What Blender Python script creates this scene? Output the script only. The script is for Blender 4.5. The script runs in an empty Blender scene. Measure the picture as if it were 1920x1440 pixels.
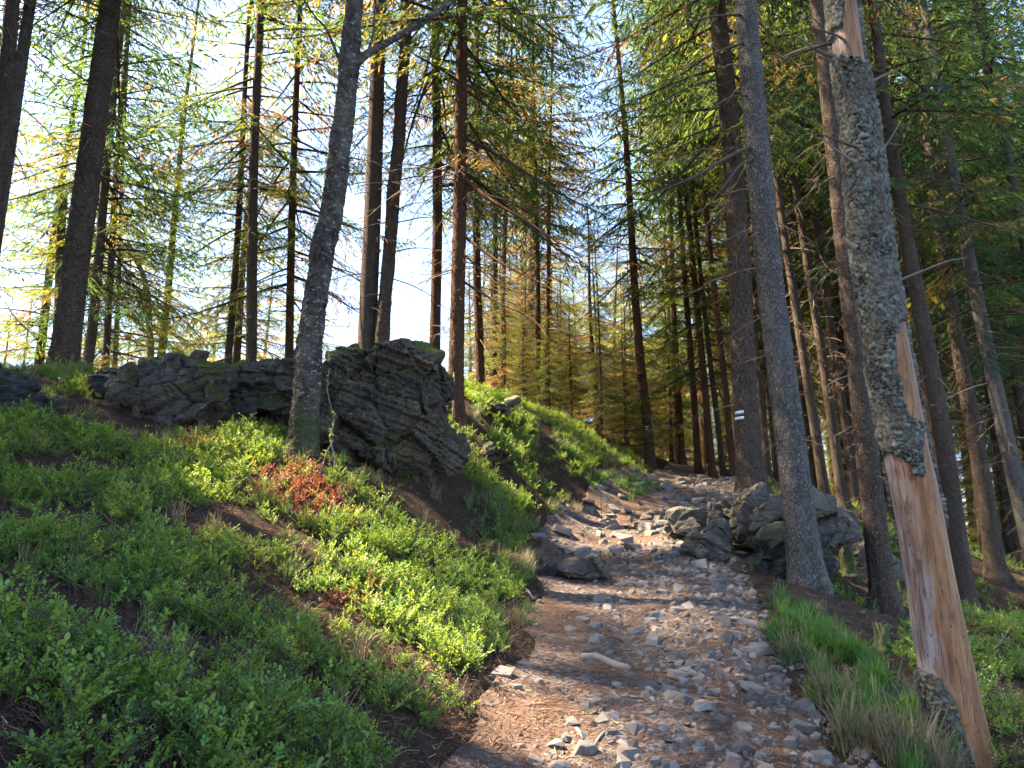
import bpy, bmesh, math, random
import numpy as np
from mathutils import Vector, Matrix

SC = bpy.context.scene
COL = SC.collection

# ------------------------------------------------------------------ camera, sky, sun, exposure
F = 1450.0                      # focal length in pixels of the 1920 px wide photograph
PITCH = math.radians(13.0)
EYE = 1.6
cam = bpy.data.cameras.new('camera')
cam.sensor_width = 36.0
cam.lens = 36.0 * F / 1920.0
cam.clip_start = 0.05
cam.clip_end = 3000.0
cam_o = bpy.data.objects.new('camera', cam)
COL.objects.link(cam_o)
cam_o.location = (0, 0, EYE)
cam_o.rotation_euler = (math.radians(90) + PITCH, 0, 0)
SC.camera = cam_o

SUN_AZ = math.radians(76.0)     # degrees to the left of the view direction
SUN_EL = math.radians(54.0)
TO_SUN = Vector((-math.sin(SUN_AZ) * math.cos(SUN_EL), math.cos(SUN_AZ) * math.cos(SUN_EL), math.sin(SUN_EL)))
world = bpy.data.worlds.new('World')
SC.world = world
world.use_nodes = True
wn = world.node_tree.nodes
wl = world.node_tree.links
wn.clear()
sky = wn.new('ShaderNodeTexSky')
sky.sky_type = 'NISHITA'
sky.sun_disc = False
sky.sun_elevation = SUN_EL
sky.sun_rotation = -SUN_AZ
sky.altitude = 900
sky.air_density = 1.0
sky.dust_density = 3.0
sky.ozone_density = 3.0
bg = wn.new('ShaderNodeBackground')
bg.inputs['Strength'].default_value = 0.085
wo = wn.new('ShaderNodeOutputWorld')
wl.new(sky.outputs[0], bg.inputs[0])
wl.new(bg.outputs[0], wo.inputs[0])

sun = bpy.data.lights.new('sun', 'SUN')
sun.energy = 5.0
sun.angle = math.radians(0.53)
sun.color = (1.0, 0.83, 0.60)
sun_o = bpy.data.objects.new('sun', sun)
COL.objects.link(sun_o)
sun_o.location = (-20, 20, 30)
sun_o.rotation_euler = TO_SUN.to_track_quat('Z', 'Y').to_euler()

SC.render.engine = 'CYCLES'
SC.view_settings.view_transform = 'Standard'
SC.view_settings.look = 'None'
SC.view_settings.gamma = 1.0
SC.view_settings.use_curve_mapping = False
SC.view_settings.exposure = 3.1
SC.cycles.use_denoising = True
SC.cycles.max_bounces = 5
SC.cycles.diffuse_bounces = 3
SC.cycles.transmission_bounces = 3
SC.cycles.transparent_max_bounces = 4
SC.cycles.glossy_bounces = 2
SC.cycles.sample_clamp_indirect = 6.0
SC.cycles.use_adaptive_sampling = True
SC.cycles.adaptive_threshold = 0.02
SC.cycles.caustics_reflective = False
SC.cycles.caustics_refractive = False
world.cycles.sampling_method = 'MANUAL'
world.cycles.sample_map_resolution = 512

# ------------------------------------------------------------------ picture geometry helpers
CP, SP = math.cos(PITCH), math.sin(PITCH)

def ray(px, py):
    u = (px - 960.0) / F
    v = (720.0 - py) / F
    return np.array((u, CP - v * SP, SP + v * CP))

def at(px, py, Y):
    """the point at depth Y metres that the photograph shows at pixel px, py"""
    d = ray(px, py)
    t = Y / d[1]
    return np.array((d[0] * t, Y, EYE + d[2] * t))

def span(n_px, py, Y):
    """metres covered by n_px pixels at that row and depth"""
    return n_px / F * Y / ray(960, py)[1]

# ------------------------------------------------------------------ numpy noise
def _hash(ix, iy, iz, seed):
    with np.errstate(over='ignore'):
        h = ix.astype(np.uint32) * np.uint32(374761393) + iy.astype(np.uint32) * np.uint32(668265263) \
            + iz.astype(np.uint32) * np.uint32(2147483647) + np.uint32((seed * 974634777 + 12345) & 0xffffffff)
        h = (h ^ (h >> np.uint32(13))) * np.uint32(1274126177)
        h = (h ^ (h >> np.uint32(16))) * np.uint32(2246822519)
        h = h ^ (h >> np.uint32(15))
    return h.astype(np.float64) / 4294967295.0

def vnoise(p, seed=0):
    p = np.asarray(p, dtype=np.float64)
    i = np.floor(p).astype(np.int64)
    f = p - i
    f = f * f * (3 - 2 * f)
    r = 0
    for dx in (0, 1):
        wx = f[:, 0] if dx else 1 - f[:, 0]
        for dy in (0, 1):
            wy = f[:, 1] if dy else 1 - f[:, 1]
            for dz in (0, 1):
                wz = f[:, 2] if dz else 1 - f[:, 2]
                r = r + wx * wy * wz * _hash(i[:, 0] + dx, i[:, 1] + dy, i[:, 2] + dz, seed)
    return r * 2 - 1

def fbm(p, octaves=4, seed=0, gain=0.5):
    p = np.asarray(p, dtype=np.float64)
    a, s, r = 1.0, 0.0, 0
    for k in range(octaves):
        r = r + a * vnoise(p * (2.03 ** k) + 17.3 * k, seed + k)
        s += a
        a *= gain
    return r / s

def worley(p, seed=0):
    """distance to nearest and second nearest cell point, hash of the nearest cell, its point"""
    p = np.asarray(p, dtype=np.float64)
    i = np.floor(p).astype(np.int64)
    n = len(p)
    f1 = np.full(n, 9.0); f2 = np.full(n, 9.0); cid = np.zeros(n); cpt = np.zeros((n, 3))
    for dx in (-1, 0, 1):
        for dy in (-1, 0, 1):
            for dz in (-1, 0, 1):
                cx, cy, cz = i[:, 0] + dx, i[:, 1] + dy, i[:, 2] + dz
                q = np.stack((cx + _hash(cx, cy, cz, seed), cy + _hash(cx, cy, cz, seed + 1), cz + _hash(cx, cy, cz, seed + 2)), 1)
                d = np.sqrt(((p - q) ** 2).sum(1))
                near = d < f1
                f2 = np.where(near, f1, np.minimum(f2, d))
                cid = np.where(near, _hash(cx, cy, cz, seed + 3), cid)
                cpt[near] = q[near]
                f1 = np.where(near, d, f1)
    return f1, f2, cid, cpt

def n2(x, y, scale, seed=0, octaves=3):
    x = np.asarray(x, float).ravel(); y = np.asarray(y, float).ravel()
    return fbm(np.stack((x * scale, y * scale, np.full(x.shape, 3.7)), 1), octaves, seed)

# ------------------------------------------------------------------ mesh helpers
def make_mesh(name, verts, faces, mat=None, smooth=True, attrs=None):
    """verts (N,3); faces (M,k) array or a list of such arrays; attrs {name: per-vertex floats}"""
    me = bpy.data.meshes.new(name)
    verts = np.ascontiguousarray(verts, dtype=np.float32)
    fl = [np.asarray(f, dtype=np.int32) for f in (faces if isinstance(faces, list) else [faces]) if len(f)]
    me.vertices.add(len(verts))
    me.vertices.foreach_set('co', verts.ravel())
    loops = np.concatenate([f.ravel() for f in fl])
    sizes = np.concatenate([np.full(len(f), f.shape[1], np.int32) for f in fl])
    starts = np.concatenate(([0], np.cumsum(sizes)[:-1])).astype(np.int32)
    me.loops.add(len(loops))
    me.loops.foreach_set('vertex_index', loops)
    me.polygons.add(len(sizes))
    me.polygons.foreach_set('loop_start', starts)
    me.polygons.foreach_set('use_smooth', np.full(len(sizes), smooth, dtype=bool))
    for k, v in (attrs or {}).items():
        a = me.attributes.new(k, 'FLOAT', 'POINT')
        a.data.foreach_set('value', np.ascontiguousarray(v, dtype=np.float32))
    me.update(calc_edges=True)
    me.validate()
    if mat is not None:
        me.materials.append(mat)
    return me

def link(name, me, parent=None, loc=None):
    o = bpy.data.objects.new(name, me)
    COL.objects.link(o)
    if parent is not None:
        o.parent = parent
    if loc is not None:
        o.location = loc
    return o

def tag(o, label=None, cat=None, group=None, kind=None):
    if label: o['label'] = label
    if cat: o['category'] = cat
    if group: o['group'] = group
    if kind: o['kind'] = kind
    return o

def thing(name, loc, label, cat, group=None):
    o = bpy.data.objects.new(name, None)
    COL.objects.link(o)
    o.location = loc
    o.empty_display_size = 0.2
    return tag(o, label, cat, group)

def unit(v):
    return v / np.maximum(np.linalg.norm(v, axis=-1, keepdims=True), 1e-9)

def tubes(P, R, sides=4, cap=False):
    """n tubes at once. P (n,k,3) centre lines, R (n,k) radii -> verts, quads"""
    P = np.asarray(P, float); R = np.asarray(R, float)
    n, k, _ = P.shape
    T = np.gradient(P, axis=1)
    T = unit(T)
    ref = np.zeros((n, 1, 3)); ref[..., 2] = 1.0
    mean = unit(T.mean(1, keepdims=True))
    flat = np.abs(mean[..., 2:3]) > 0.8
    ref = np.where(flat, np.array((1.0, 0.0, 0.0)), ref)
    A = unit(np.cross(T, np.broadcast_to(ref, T.shape)))
    B = np.cross(T, A)
    th = np.linspace(0, 2 * np.pi, sides, endpoint=False)
    V = P[:, :, None, :] + R[:, :, None, None] * (np.cos(th)[None, None, :, None] * A[:, :, None, :] + np.sin(th)[None, None, :, None] * B[:, :, None, :])
    V = V.reshape(-1, 3)
    i = np.arange(n)[:, None, None] * (k * sides)
    j = np.arange(k - 1)[None, :, None] * sides
    s = np.arange(sides)[None, None, :]
    s2 = (s + 1) % sides
    Q = np.stack((i + j + s, i + j + s2, i + j + sides + s2, i + j + sides + s), -1).reshape(-1, 4)
    return V, Q

def grid_faces(nr, nc, wrap=False):
    r = np.arange(nr - 1)[:, None] * nc
    c = np.arange(nc if wrap else nc - 1)[None, :]
    c2 = (c + 1) % nc
    return np.stack((r + c, r + c2, r + nc + c2, r + nc + c), -1).reshape(-1, 4)

def smoothline(pts, m):
    """Catmull-Rom resample of a polyline to m points"""
    p = np.asarray(pts, float)
    t = np.linspace(0, len(p) - 1, m)
    i = np.clip(np.floor(t).astype(int), 0, len(p) - 2)
    f = (t - i)[:, None]
    g = lambda k: p[np.clip(k, 0, len(p) - 1)]
    p0, p1, p2, p3 = g(i - 1), g(i), g(i + 1), g(i + 2)
    return 0.5 * (2 * p1 + (p2 - p0) * f + (2 * p0 - 5 * p1 + 4 * p2 - p3) * f ** 2 + (3 * p1 - p0 - 3 * p2 + p3) * f ** 3)

# ------------------------------------------------------------------ material helper
class Nodes:
    def __init__(self, name):
        self.m = bpy.data.materials.new(name)
        self.m.use_nodes = True
        self.t = self.m.node_tree
        self.t.nodes.clear()
        self.out = self.t.nodes.new('ShaderNodeOutputMaterial')
    def n(self, kind, **kw):
        nd = self.t.nodes.new('ShaderNode' + kind)
        for k, v in kw.items():
            setattr(nd, k, v)
        return nd
    def l(self, a, b):
        self.t.links.new(a, b)
    def val(self, sock, v):
        if hasattr(v, 'is_output'):
            self.l(v, sock)
        else:
            sock.default_value = v
    def coords(self, kind='Object', scale=(1, 1, 1), rot=(0, 0, 0)):
        tc = self.n('TexCoord')
        mp = self.n('Mapping')
        mp.inputs['Scale'].default_value = scale
        mp.inputs['Rotation'].default_value = rot
        self.l(tc.outputs[kind], mp.inputs[0])
        return mp.outputs[0]
    def noise(self, co, scale, detail=4, rough=0.55, dist=0.0):
        t = self.n('TexNoise')
        t.inputs['Scale'].default_value = scale
        t.inputs['Detail'].default_value = detail
        t.inputs['Roughness'].default_value = rough
        t.inputs['Distortion'].default_value = dist
        self.l(co, t.inputs['Vector'])
        return t.outputs['Fac']
    def voro(self, co, scale, feature='F1', rnd=1.0):
        t = self.n('TexVoronoi', feature=feature)
        t.inputs['Scale'].default_value = scale
        t.inputs['Randomness'].default_value = rnd
        self.l(co, t.inputs['Vector'])
        return t
    def ramp(self, fac, stops, interp='LINEAR'):
        r = self.n('ValToRGB')
        r.color_ramp.interpolation = interp
        e = r.color_ramp.elements
        while len(e) < len(stops):
            e.new(0.5)
        for el, (p, c) in zip(e, stops):
            el.position = p
            el.color = (*c, 1) if len(c) == 3 else c
        self.l(fac, r.inputs[0])
        return r.outputs[0]
    def mix(self, fac, a, b, mode='MIX'):
        m = self.n('Mix', data_type='RGBA', blend_type=mode)
        self.val(m.inputs[0], fac)
        self.val(m.inputs[6], (*a, 1) if isinstance(a, tuple) and len(a) == 3 else a)
        self.val(m.inputs[7], (*b, 1) if isinstance(b, tuple) and len(b) == 3 else b)
        return m.outputs[2]
    def math(self, op, a, b=0.0, clamp=False):
        m = self.n('Math', operation=op)
        m.use_clamp = clamp
        self.val(m.inputs[0], a)
        self.val(m.inputs[1], b)
        return m.outputs[0]
    def attr(self, name, kind='GEOMETRY'):
        a = self.n('Attribute', attribute_type=kind)
        a.attribute_name = name
        return a.outputs['Fac']
    def bump(self, h, strength=0.5, dist=0.02):
        b = self.n('Bump')
        b.inputs['Strength'].default_value = strength
        b.inputs['Distance'].default_value = dist
        self.l(h, b.inputs['Height'])
        return b.outputs[0]
    def principled(self, col, rough=0.85, normal=None, spec=0.25):
        p = self.n('BsdfPrincipled')
        self.val(p.inputs['Base Color'], (*col, 1) if isinstance(col, tuple) and len(col) == 3 else col)
        self.val(p.inputs['Roughness'], rough)
        p.inputs['Specular IOR Level'].default_value = spec
        if normal is not None:
            self.l(normal, p.inputs['Normal'])
        return p.outputs[0]
    def leaf(self, col, trans_col, amount=0.45, rough=0.55, spec=0.3):
        p = self.principled(col, rough, None, spec)
        t = self.n('BsdfTranslucent')
        self.val(t.inputs[0], trans_col)
        m = self.n('MixShader')
        m.inputs[0].default_value = amount
        self.l(p, m.inputs[1]); self.l(t.outputs[0], m.inputs[2])
        self.l(m.outputs[0], self.out.inputs[0])
        return self.m
    def done(self, sh):
        self.l(sh, self.out.inputs[0])
        return self.m

def up_factor(N):
    g = N.n('NewGeometry')
    s = N.n('SeparateXYZ')
    N.l(g.outputs['Normal'], s.inputs[0])
    return s.outputs[2]

# ------------------------------------------------------------------ materials
def mat_bark(name, dark, light, lichen, lichen_amt, flake=44.0):
    N = Nodes(name)
    co = N.coords('Object', (1, 1, 0.62))
    wob = N.n('TexNoise'); wob.inputs['Scale'].default_value = 26; wob.inputs['Detail'].default_value = 4
    N.l(co, wob.inputs['Vector'])
    wm = N.n('VectorMath', operation='MULTIPLY_ADD')
    N.l(wob.outputs['Color'], wm.inputs[0]); wm.inputs[1].default_value = (0.045, 0.045, 0.045); N.l(co, wm.inputs[2])
    co = wm.outputs[0]
    v = N.voro(co, flake, 'DISTANCE_TO_EDGE')
    vc = N.voro(co, flake, 'F1')
    big = N.noise(N.coords('Object', (1, 1, 0.35)), 2.3, 5)
    fine = N.noise(co, 70, 3)
    crack = N.ramp(v.outputs['Distance'], [(0.0, (0, 0, 0)), (0.16, (1, 1, 1))])
    base = N.mix(big, dark, light)
    sep = N.n('SeparateColor'); N.l(vc.outputs['Color'], sep.inputs[0])
    base = N.mix(N.math('MULTIPLY', sep.outputs[0], 0.55), base, tuple(min(1, c * 1.55) for c in light))
    base = N.mix(N.math('MULTIPLY', N.math('SUBTRACT', 1.0, crack), 0.7), base, tuple(c * 0.45 for c in dark))
    lm = N.ramp(N.noise(N.coords('Object', (1, 1, 0.5)), 5.5, 6, 0.7), [(0.5 - 0.2 * lichen_amt, (0, 0, 0)), (0.72 - 0.15 * lichen_amt, (1, 1, 1))])
    base = N.mix(N.math('MULTIPLY', lm, lichen_amt), base, lichen)
    oi = N.n('ObjectInfo')
    base = N.mix(N.math('MULTIPLY', oi.outputs['Random'], 0.35), base, tuple(c * 0.55 for c in light))
    h = N.math('ADD', N.math('MULTIPLY', crack, 0.7), N.math('MULTIPLY', fine, 0.5))
    return N.done(N.principled(base, 0.95, N.bump(h, 1.0, 0.022), 0.1))

M_BARK = mat_bark('spruce_bark', (0.036, 0.025, 0.019), (0.165, 0.115, 0.088), (0.20, 0.20, 0.165), 0.30)
M_BARK_RED = mat_bark('spruce_bark_reddish', (0.050, 0.027, 0.018), (0.19, 0.098, 0.058), (0.20, 0.18, 0.14), 0.12)
M_BARK_GREY = mat_bark('spruce_bark_lichened', (0.055, 0.046, 0.043), (0.195, 0.165, 0.150), (0.24, 0.265, 0.22), 0.40, 40.0)

def mat_twig():
    N = Nodes('dead_twig')
    c = N.ramp(N.attr('tint'), [(0.0, (0.055, 0.038, 0.030)), (0.55, (0.13, 0.085, 0.06)), (1.0, (0.30, 0.22, 0.16))])
    return N.done(N.principled(c, 0.9, None, 0.1))
M_TWIG = mat_twig()

def mat_needle():
    N = Nodes('spruce_needles')
    t = N.attr('tint')
    oi = N.n('ObjectInfo')
    t2 = N.math('ADD', t, N.math('MULTIPLY', N.math('SUBTRACT', oi.outputs['Random'], 0.5), 0.22), True)
    c = N.ramp(t2, [(0.0, (0.020, 0.046, 0.028)), (0.45, (0.046, 0.090, 0.028)), (0.74, (0.110, 0.140, 0.030)), (0.86, (0.14, 0.115, 0.038)), (1.0, (0.18, 0.080, 0.034))])
    tr = N.ramp(t2, [(0.0, (0.035, 0.100, 0.032)), (0.45, (0.140, 0.230, 0.030)), (0.74, (0.50, 0.48, 0.055)), (0.86, (0.50, 0.33, 0.07)), (1.0, (0.46, 0.20, 0.06))])
    return N.leaf(c, tr, 0.52, 0.6, 0.25)
M_NEEDLE = mat_needle()

def mat_soil():
    N = Nodes('forest_soil')
    co = N.coords('Object')
    big = N.noise(co, 0.9, 5)
    mid = N.noise(co, 9, 5, 0.65)
    fine = N.noise(N.coords('Object', (1, 1, 1)), 90, 4, 0.7)
    c = N.ramp(mid, [(0.25, (0.012, 0.008, 0.006)), (0.5, (0.034, 0.022, 0.016)), (0.75, (0.070, 0.043, 0.030))])
    c = N.mix(N.ramp(fine, [(0.5, (0, 0, 0)), (0.68, (1, 1, 1))]), c, (0.125, 0.070, 0.045))
    c = N.mix(N.ramp(N.noise(co, 38, 5, 0.75), [(0.56, (0, 0, 0)), (0.66, (1, 1, 1))]), c, (0.010, 0.007, 0.005))
    g = N.ramp(N.noise(co, 1.7, 4), [(0.52, (0, 0, 0)), (0.66, (1, 1, 1))])
    c = N.mix(N.math('MULTIPLY', g, 0.35), c, (0.028, 0.040, 0.013))
    h = N.math('ADD', mid, N.math('MULTIPLY', fine, 0.6))
    return N.done(N.principled(c, 0.95, N.bump(h, 0.9, 0.03), 0.1))
M_SOIL = mat_soil()

def mat_path():
    N = Nodes('trail_surface')
    co = N.coords('Object')
    big = N.noise(co, 1.3, 4)
    mid = N.noise(co, 11, 5, 0.65)
    fine = N.noise(co, 110, 4, 0.75)
    chips = N.voro(N.coords('Object', (1, 1.5, 1)), 42)
    sep = N.n('SeparateColor'); N.l(chips.outputs['Color'], sep.inputs[0])
    soil = N.ramp(mid, [(0.25, (0.034, 0.021, 0.015)), (0.55, (0.080, 0.050, 0.036)), (0.8, (0.135, 0.083, 0.057))])
    soil = N.mix(N.math('MULTIPLY', fine, 0.6), soil, (0.150, 0.088, 0.060))
    grit = N.mix(sep.outputs[1], (0.085, 0.078, 0.075), (0.21, 0.195, 0.185))
    gm = N.math('MULTIPLY', N.ramp(sep.outputs[0], [(0.5, (0, 0, 0)), (0.56, (1, 1, 1))]), N.ramp(big, [(0.38, (0, 0, 0)), (0.6, (1, 1, 1))]))
    c = N.mix(gm, soil, grit)
    h = N.math('ADD', N.math('MULTIPLY', N.math('SUBTRACT', 1.0, chips.outputs['Distance']), 0.6), N.math('MULTIPLY', fine, 0.5))
    return N.done(N.principled(c, 0.93, N.bump(h, 0.8, 0.02), 0.15))
M_PATH = mat_path()

def mat_stone(name, a, b, warm):
    N = Nodes(name)
    co = N.coords('Object')
    oi = N.n('ObjectInfo')
    n1 = N.noise(co, 6, 6, 0.65)
    lay = N.noise(N.coords('Object', (1, 1, 6)), 5, 4, 0.6)
    c = N.mix(n1, a, b)
    c = N.mix(N.math('MULTIPLY', oi.outputs['Random'], 0.6), c, warm)
    c = N.mix(N.ramp(N.noise(co, 24, 5, 0.7), [(0.5, (0, 0, 0)), (0.72, (0.6, 0.6, 0.6))]), c, tuple(x * 0.35 for x in a))
    h = N.math('ADD', lay, N.math('MULTIPLY', N.noise(co, 50, 3), 0.35))
    return N.done(N.principled(c, 0.8, N.bump(h, 0.5, 0.02), 0.3))
M_STONE = mat_stone('schist_stone', (0.100, 0.093, 0.090), (0.235, 0.222, 0.214), (0.205, 0.155, 0.118))

def mat_rock(name, dark, light, red, moss_amt, lichen_amt):
    N = Nodes(name)
    co = N.coords('Object')
    up = up_factor(N)
    n1 = N.noise(co, 2.2, 7, 0.65, 0.4)
    n2_ = N.noise(co, 14, 6, 0.7)
    strata = N.noise(N.coords('Object', (6, 6, 17), (0.25, 0.35, 0)), 1.8, 6, 0.7)
    c = N.mix(N.ramp(n1, [(0.3, (0, 0, 0)), (0.7, (1, 1, 1))]), dark, light)
    c = N.mix(N.ramp(N.noise(co, 3.1, 5, 0.6), [(0.5, (0, 0, 0)), (0.68, (0.75, 0.75, 0.75))]), c, red)
    c = N.mix(N.ramp(strata, [(0.28, (0.8, 0.8, 0.8)), (0.47, (0, 0, 0))]), c, tuple(x * 0.35 for x in dark))
    li = N.ramp(N.noise(co, 6.5, 8, 0.75), [(0.56, (0, 0, 0)), (0.64, (1, 1, 1))])
    c = N.mix(N.math('MULTIPLY', li, lichen_amt), c, (0.26, 0.265, 0.26))
    mm = N.math('ADD', N.math('MULTIPLY', up, 0.75), N.math('MULTIPLY', N.math('SUBTRACT', N.noise(co, 3.4, 6, 0.7), 0.5), 2.0))
    mm = N.ramp(mm, [(0.22, (0, 0, 0)), (0.42, (1, 1, 1))])
    mossc = N.mix(N.noise(co, 20, 4), (0.045, 0.065, 0.012), (0.165, 0.19, 0.030))
    mm2 = N.math('MULTIPLY', mm, moss_amt)
    c = N.mix(mm2, c, mossc)
    h = N.math('ADD', N.math('MULTIPLY', strata, 0.8), N.math('MULTIPLY', n2_, 0.55))
    h = N.math('ADD', h, N.math('MULTIPLY', mm2, N.math('MULTIPLY', N.noise(co, 120, 3), 0.8)))
    return N.done(N.principled(c, 0.88, N.bump(h, 1.0, 0.06), 0.2))
M_ROCK = mat_rock('outcrop_schist', (0.036, 0.029, 0.026), (0.170, 0.142, 0.128), (0.170, 0.085, 0.062), 1.0, 0.6)
M_ROCK_GREY = mat_rock('boulder_schist', (0.050, 0.044, 0.040), (0.205, 0.180, 0.160), (0.20, 0.145, 0.10), 0.15, 0.35)
M_ROCK_DARK = mat_rock('dark_boulder', (0.020, 0.020, 0.023), (0.070, 0.067, 0.068), (0.060, 0.048, 0.042), 0.22, 0.5)

def mat_bilberry():
    N = Nodes('bilberry_leaf')
    tone = N.attr('tone', 'INSTANCER')
    oi = N.n('ObjectInfo')
    r = N.math('ADD', N.math('MULTIPLY', N.attr('leafv'), 0.6), N.math('MULTIPLY', oi.outputs['Random'], 0.4))
    g = N.ramp(r, [(0.0, (0.045, 0.120, 0.032)), (0.5, (0.125, 0.255, 0.050)), (1.0, (0.245, 0.365, 0.062))])
    gt = N.ramp(r, [(0.0, (0.08, 0.22, 0.03)), (0.5, (0.27, 0.40, 0.040)), (1.0, (0.54, 0.55, 0.05))])
    red = N.ramp(r, [(0.0, (0.15, 0.03, 0.03)), (1.0, (0.24, 0.085, 0.045))])
    rm = N.ramp(tone, [(0.55, (0, 0, 0)), (0.8, (1, 1, 1))])
    return N.leaf(N.mix(rm, g, red), N.mix(rm, gt, (0.34, 0.11, 0.05)), 0.42, 0.45, 0.4)
M_BILB = mat_bilberry()

def plain(name, col, rough=0.9, var=0.4, scale=30):
    N = Nodes(name)
    c = N.mix(N.math('MULTIPLY', N.noise(N.coords('Object'), scale, 4), var * 2), col, tuple(x * 0.45 for x in col))
    return N.done(N.principled(c, rough, None, 0.15))
M_STEM = plain('bilberry_stem', (0.115, 0.080, 0.066))

def mat_grass():
    N = Nodes('grass_blade')
    tone = N.attr('tone', 'INSTANCER')
    r = N.attr('leafv')
    g = N.ramp(r, [(0.0, (0.035, 0.105, 0.022)), (0.6, (0.070, 0.190, 0.038)), (1.0, (0.12, 0.24, 0.05))])
    gt = N.ramp(r, [(0.0, (0.08, 0.20, 0.03)), (1.0, (0.22, 0.38, 0.06))])
    s = N.ramp(r, [(0.0, (0.16, 0.115, 0.07)), (1.0, (0.30, 0.23, 0.14))])
    m = N.ramp(N.math('ADD', tone, N.math('MULTIPLY', N.math('SUBTRACT', r, 0.5), 0.5)), [(0.42, (0, 0, 0)), (0.62, (1, 1, 1))])
    return N.leaf(N.mix(m, g, s), N.mix(m, gt, s), 0.4, 0.5, 0.35)
M_GRASS = mat_grass()
# ------------------------------------------------------------------ terrain
ST_Y = np.array([-4, -2, 0, 2.2, 3.65, 4.5, 5.46, 7.0, 8.1, 9.8, 12.3, 16.6, 20, 26, 36.0])
ST_L = np.array([-1.3, -1.1, -.9, -.6, -.32, -.06, .054, .21, .27, .30, 1.0, 2.92, 3.9, 5.6, 8.5])
ST_R = np.array([.9, 1.1, 1.3, 1.45, 1.575, 1.66, 1.80, 2.10, 2.28, 2.55, 3.45, 4.87, 5.7, 7.4, 10.3])
PZ_Y = np.array([-4, 0, 17, 18.5, 20, 25, 36.0])
PZ_Z = np.array([-.8, 0, 3.4, 3.66, 3.82, 4.1, 4.5])

def path_l(y): return np.interp(y, ST_Y, ST_L)
def path_r(y): return np.interp(y, ST_Y, ST_R)
def path_z(y): return np.interp(y, PZ_Y, PZ_Z)

CTRL = [(-2.5, 0, 1.2), (-1.6, -1.5, .5), (-5, 0, 2.0), (-8, 3, 3.0), (-12, -4, 3.0),
        (-6, 12, 3.95), (-4, 12, 3.9), (-3, 12.5, 4.0), (-10, 12, 3.7), (-6, 20, 3.6), (-13, 20, 2.4), (-13, 38, 0.8), (-3, 20, 4.7), (-5, 38, 4.3),
        (0, 28, 6.0), (0, 38, 6.4), (4, 40, 5.6),
        (14, 10, -1.2), (14, 20, .8), (15, 30, 1.4), (8, 30, 3.4), (8, 4, -.9), (5, 0, -.6), (3, 0, -.15), (12, 40, 2.8), (14, -4, -2.0), (4, -4, -1.2)]
for _px, _py, _Y in [(850, 895, 8.6), (640, 880, 8.2), (570, 850, 7.4), (430, 800, 8.8), (230, 740, 9), (100, 702, 9.5), (0, 702, 9.2), (0, 830, 6.5),
                     (250, 900, 6.2), (0, 1000, 4.5), (300, 1000, 5), (500, 950, 6.3), (700, 1000, 6.4), (880, 1000, 8.0), (900, 1150, 5.9), (600, 1200, 4.4),
                     (300, 1200, 3.6), (0, 1200, 3.1), (0, 1440, 2.1), (400, 1440, 2.7), (650, 1440, 3.3),
                     (870, 775, 11.8), (950, 766, 13.4), (1050, 803, 15.2), (1150, 853, 17), (950, 950, 10), (900, 860, 10.5), (1000, 770, 18), (900, 755, 17), (1100, 805, 22),
                     (1515, 1110, 7.2), (1410, 938, 11.8), (1660, 1170, 8.6), (1820, 1165, 11), (1870, 1060, 14), (1600, 960, 17), (1480, 932, 15), (1760, 1250, 6),
                     (1850, 1330, 5), (1760, 1440, 3.9), (1900, 1440, 3.6), (1920, 1200, 8)]:
    CTRL.append(tuple(at(_px, _py, _Y)))
for _y in (-4, -2, 0, 2.2, 3.65, 5.46, 7.0, 8.6, 9.8, 12.3, 16.6, 20, 26, 36.0):
    CTRL.append((float(path_l(_y)), _y, float(path_z(_y))))
    CTRL.append((float(path_r(_y)), _y, float(path_z(_y)) - 0.03))
CTRL = np.array(CTRL)

def _tps_k(d2):
    return 0.5 * d2 * np.log(np.maximum(d2, 1e-12))
NCTRL = len(CTRL)
_A = np.zeros((NCTRL + 3, NCTRL + 3))
_d2 = ((CTRL[:, None, :2] - CTRL[None, :, :2]) ** 2).sum(-1)
_A[:NCTRL, :NCTRL] = _tps_k(_d2) + np.eye(NCTRL) * 0.02
_A[:NCTRL, NCTRL] = 1; _A[:NCTRL, NCTRL + 1:] = CTRL[:, :2]
_A[NCTRL, :NCTRL] = 1; _A[NCTRL + 1:, :NCTRL] = CTRL[:, :2].T
_w = np.linalg.solve(_A, np.concatenate((CTRL[:, 2], np.zeros(3))))

def base_z(x, y):
    x = np.asarray(x, float); y = np.asarray(y, float)
    shp = x.shape
    x = x.ravel(); y = y.ravel()
    cx = np.clip(x, -14, 16); cy = np.clip(y, -5, 42)
    z = np.empty(len(x))
    for a in range(0, len(x), 20000):
        b = slice(a, a + 20000)
        d2 = (cx[b, None] - CTRL[None, :, 0]) ** 2 + (cy[b, None] - CTRL[None, :, 1]) ** 2
        z[b] = _tps_k(d2) @ _w[:NCTRL] + _w[NCTRL] + _w[NCTRL + 1] * cx[b] + _w[NCTRL + 2] * cy[b]
    z += -0.22 * np.maximum(-14 - x, 0) - 0.16 * np.maximum(x - 16, 0) + 0.03 * np.maximum(y - 42, 0) - 0.2 * np.maximum(-5 - y, 0)
    return z.reshape(shp)

def path_mask(x, y):
    """1 on the trail, 0 off it"""
    l, r = path_l(y), path_r(y)
    wob = 0.16 * n2(x, y, 1.3, 5).reshape(np.shape(x))
    d = np.minimum(x - l, r - x) + wob
    m = np.clip(d / 0.22 + 0.5, 0, 1)
    m = m * m * (3 - 2 * m)
    return np.where((y > -4) & (y < 34), m, 0)

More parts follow.
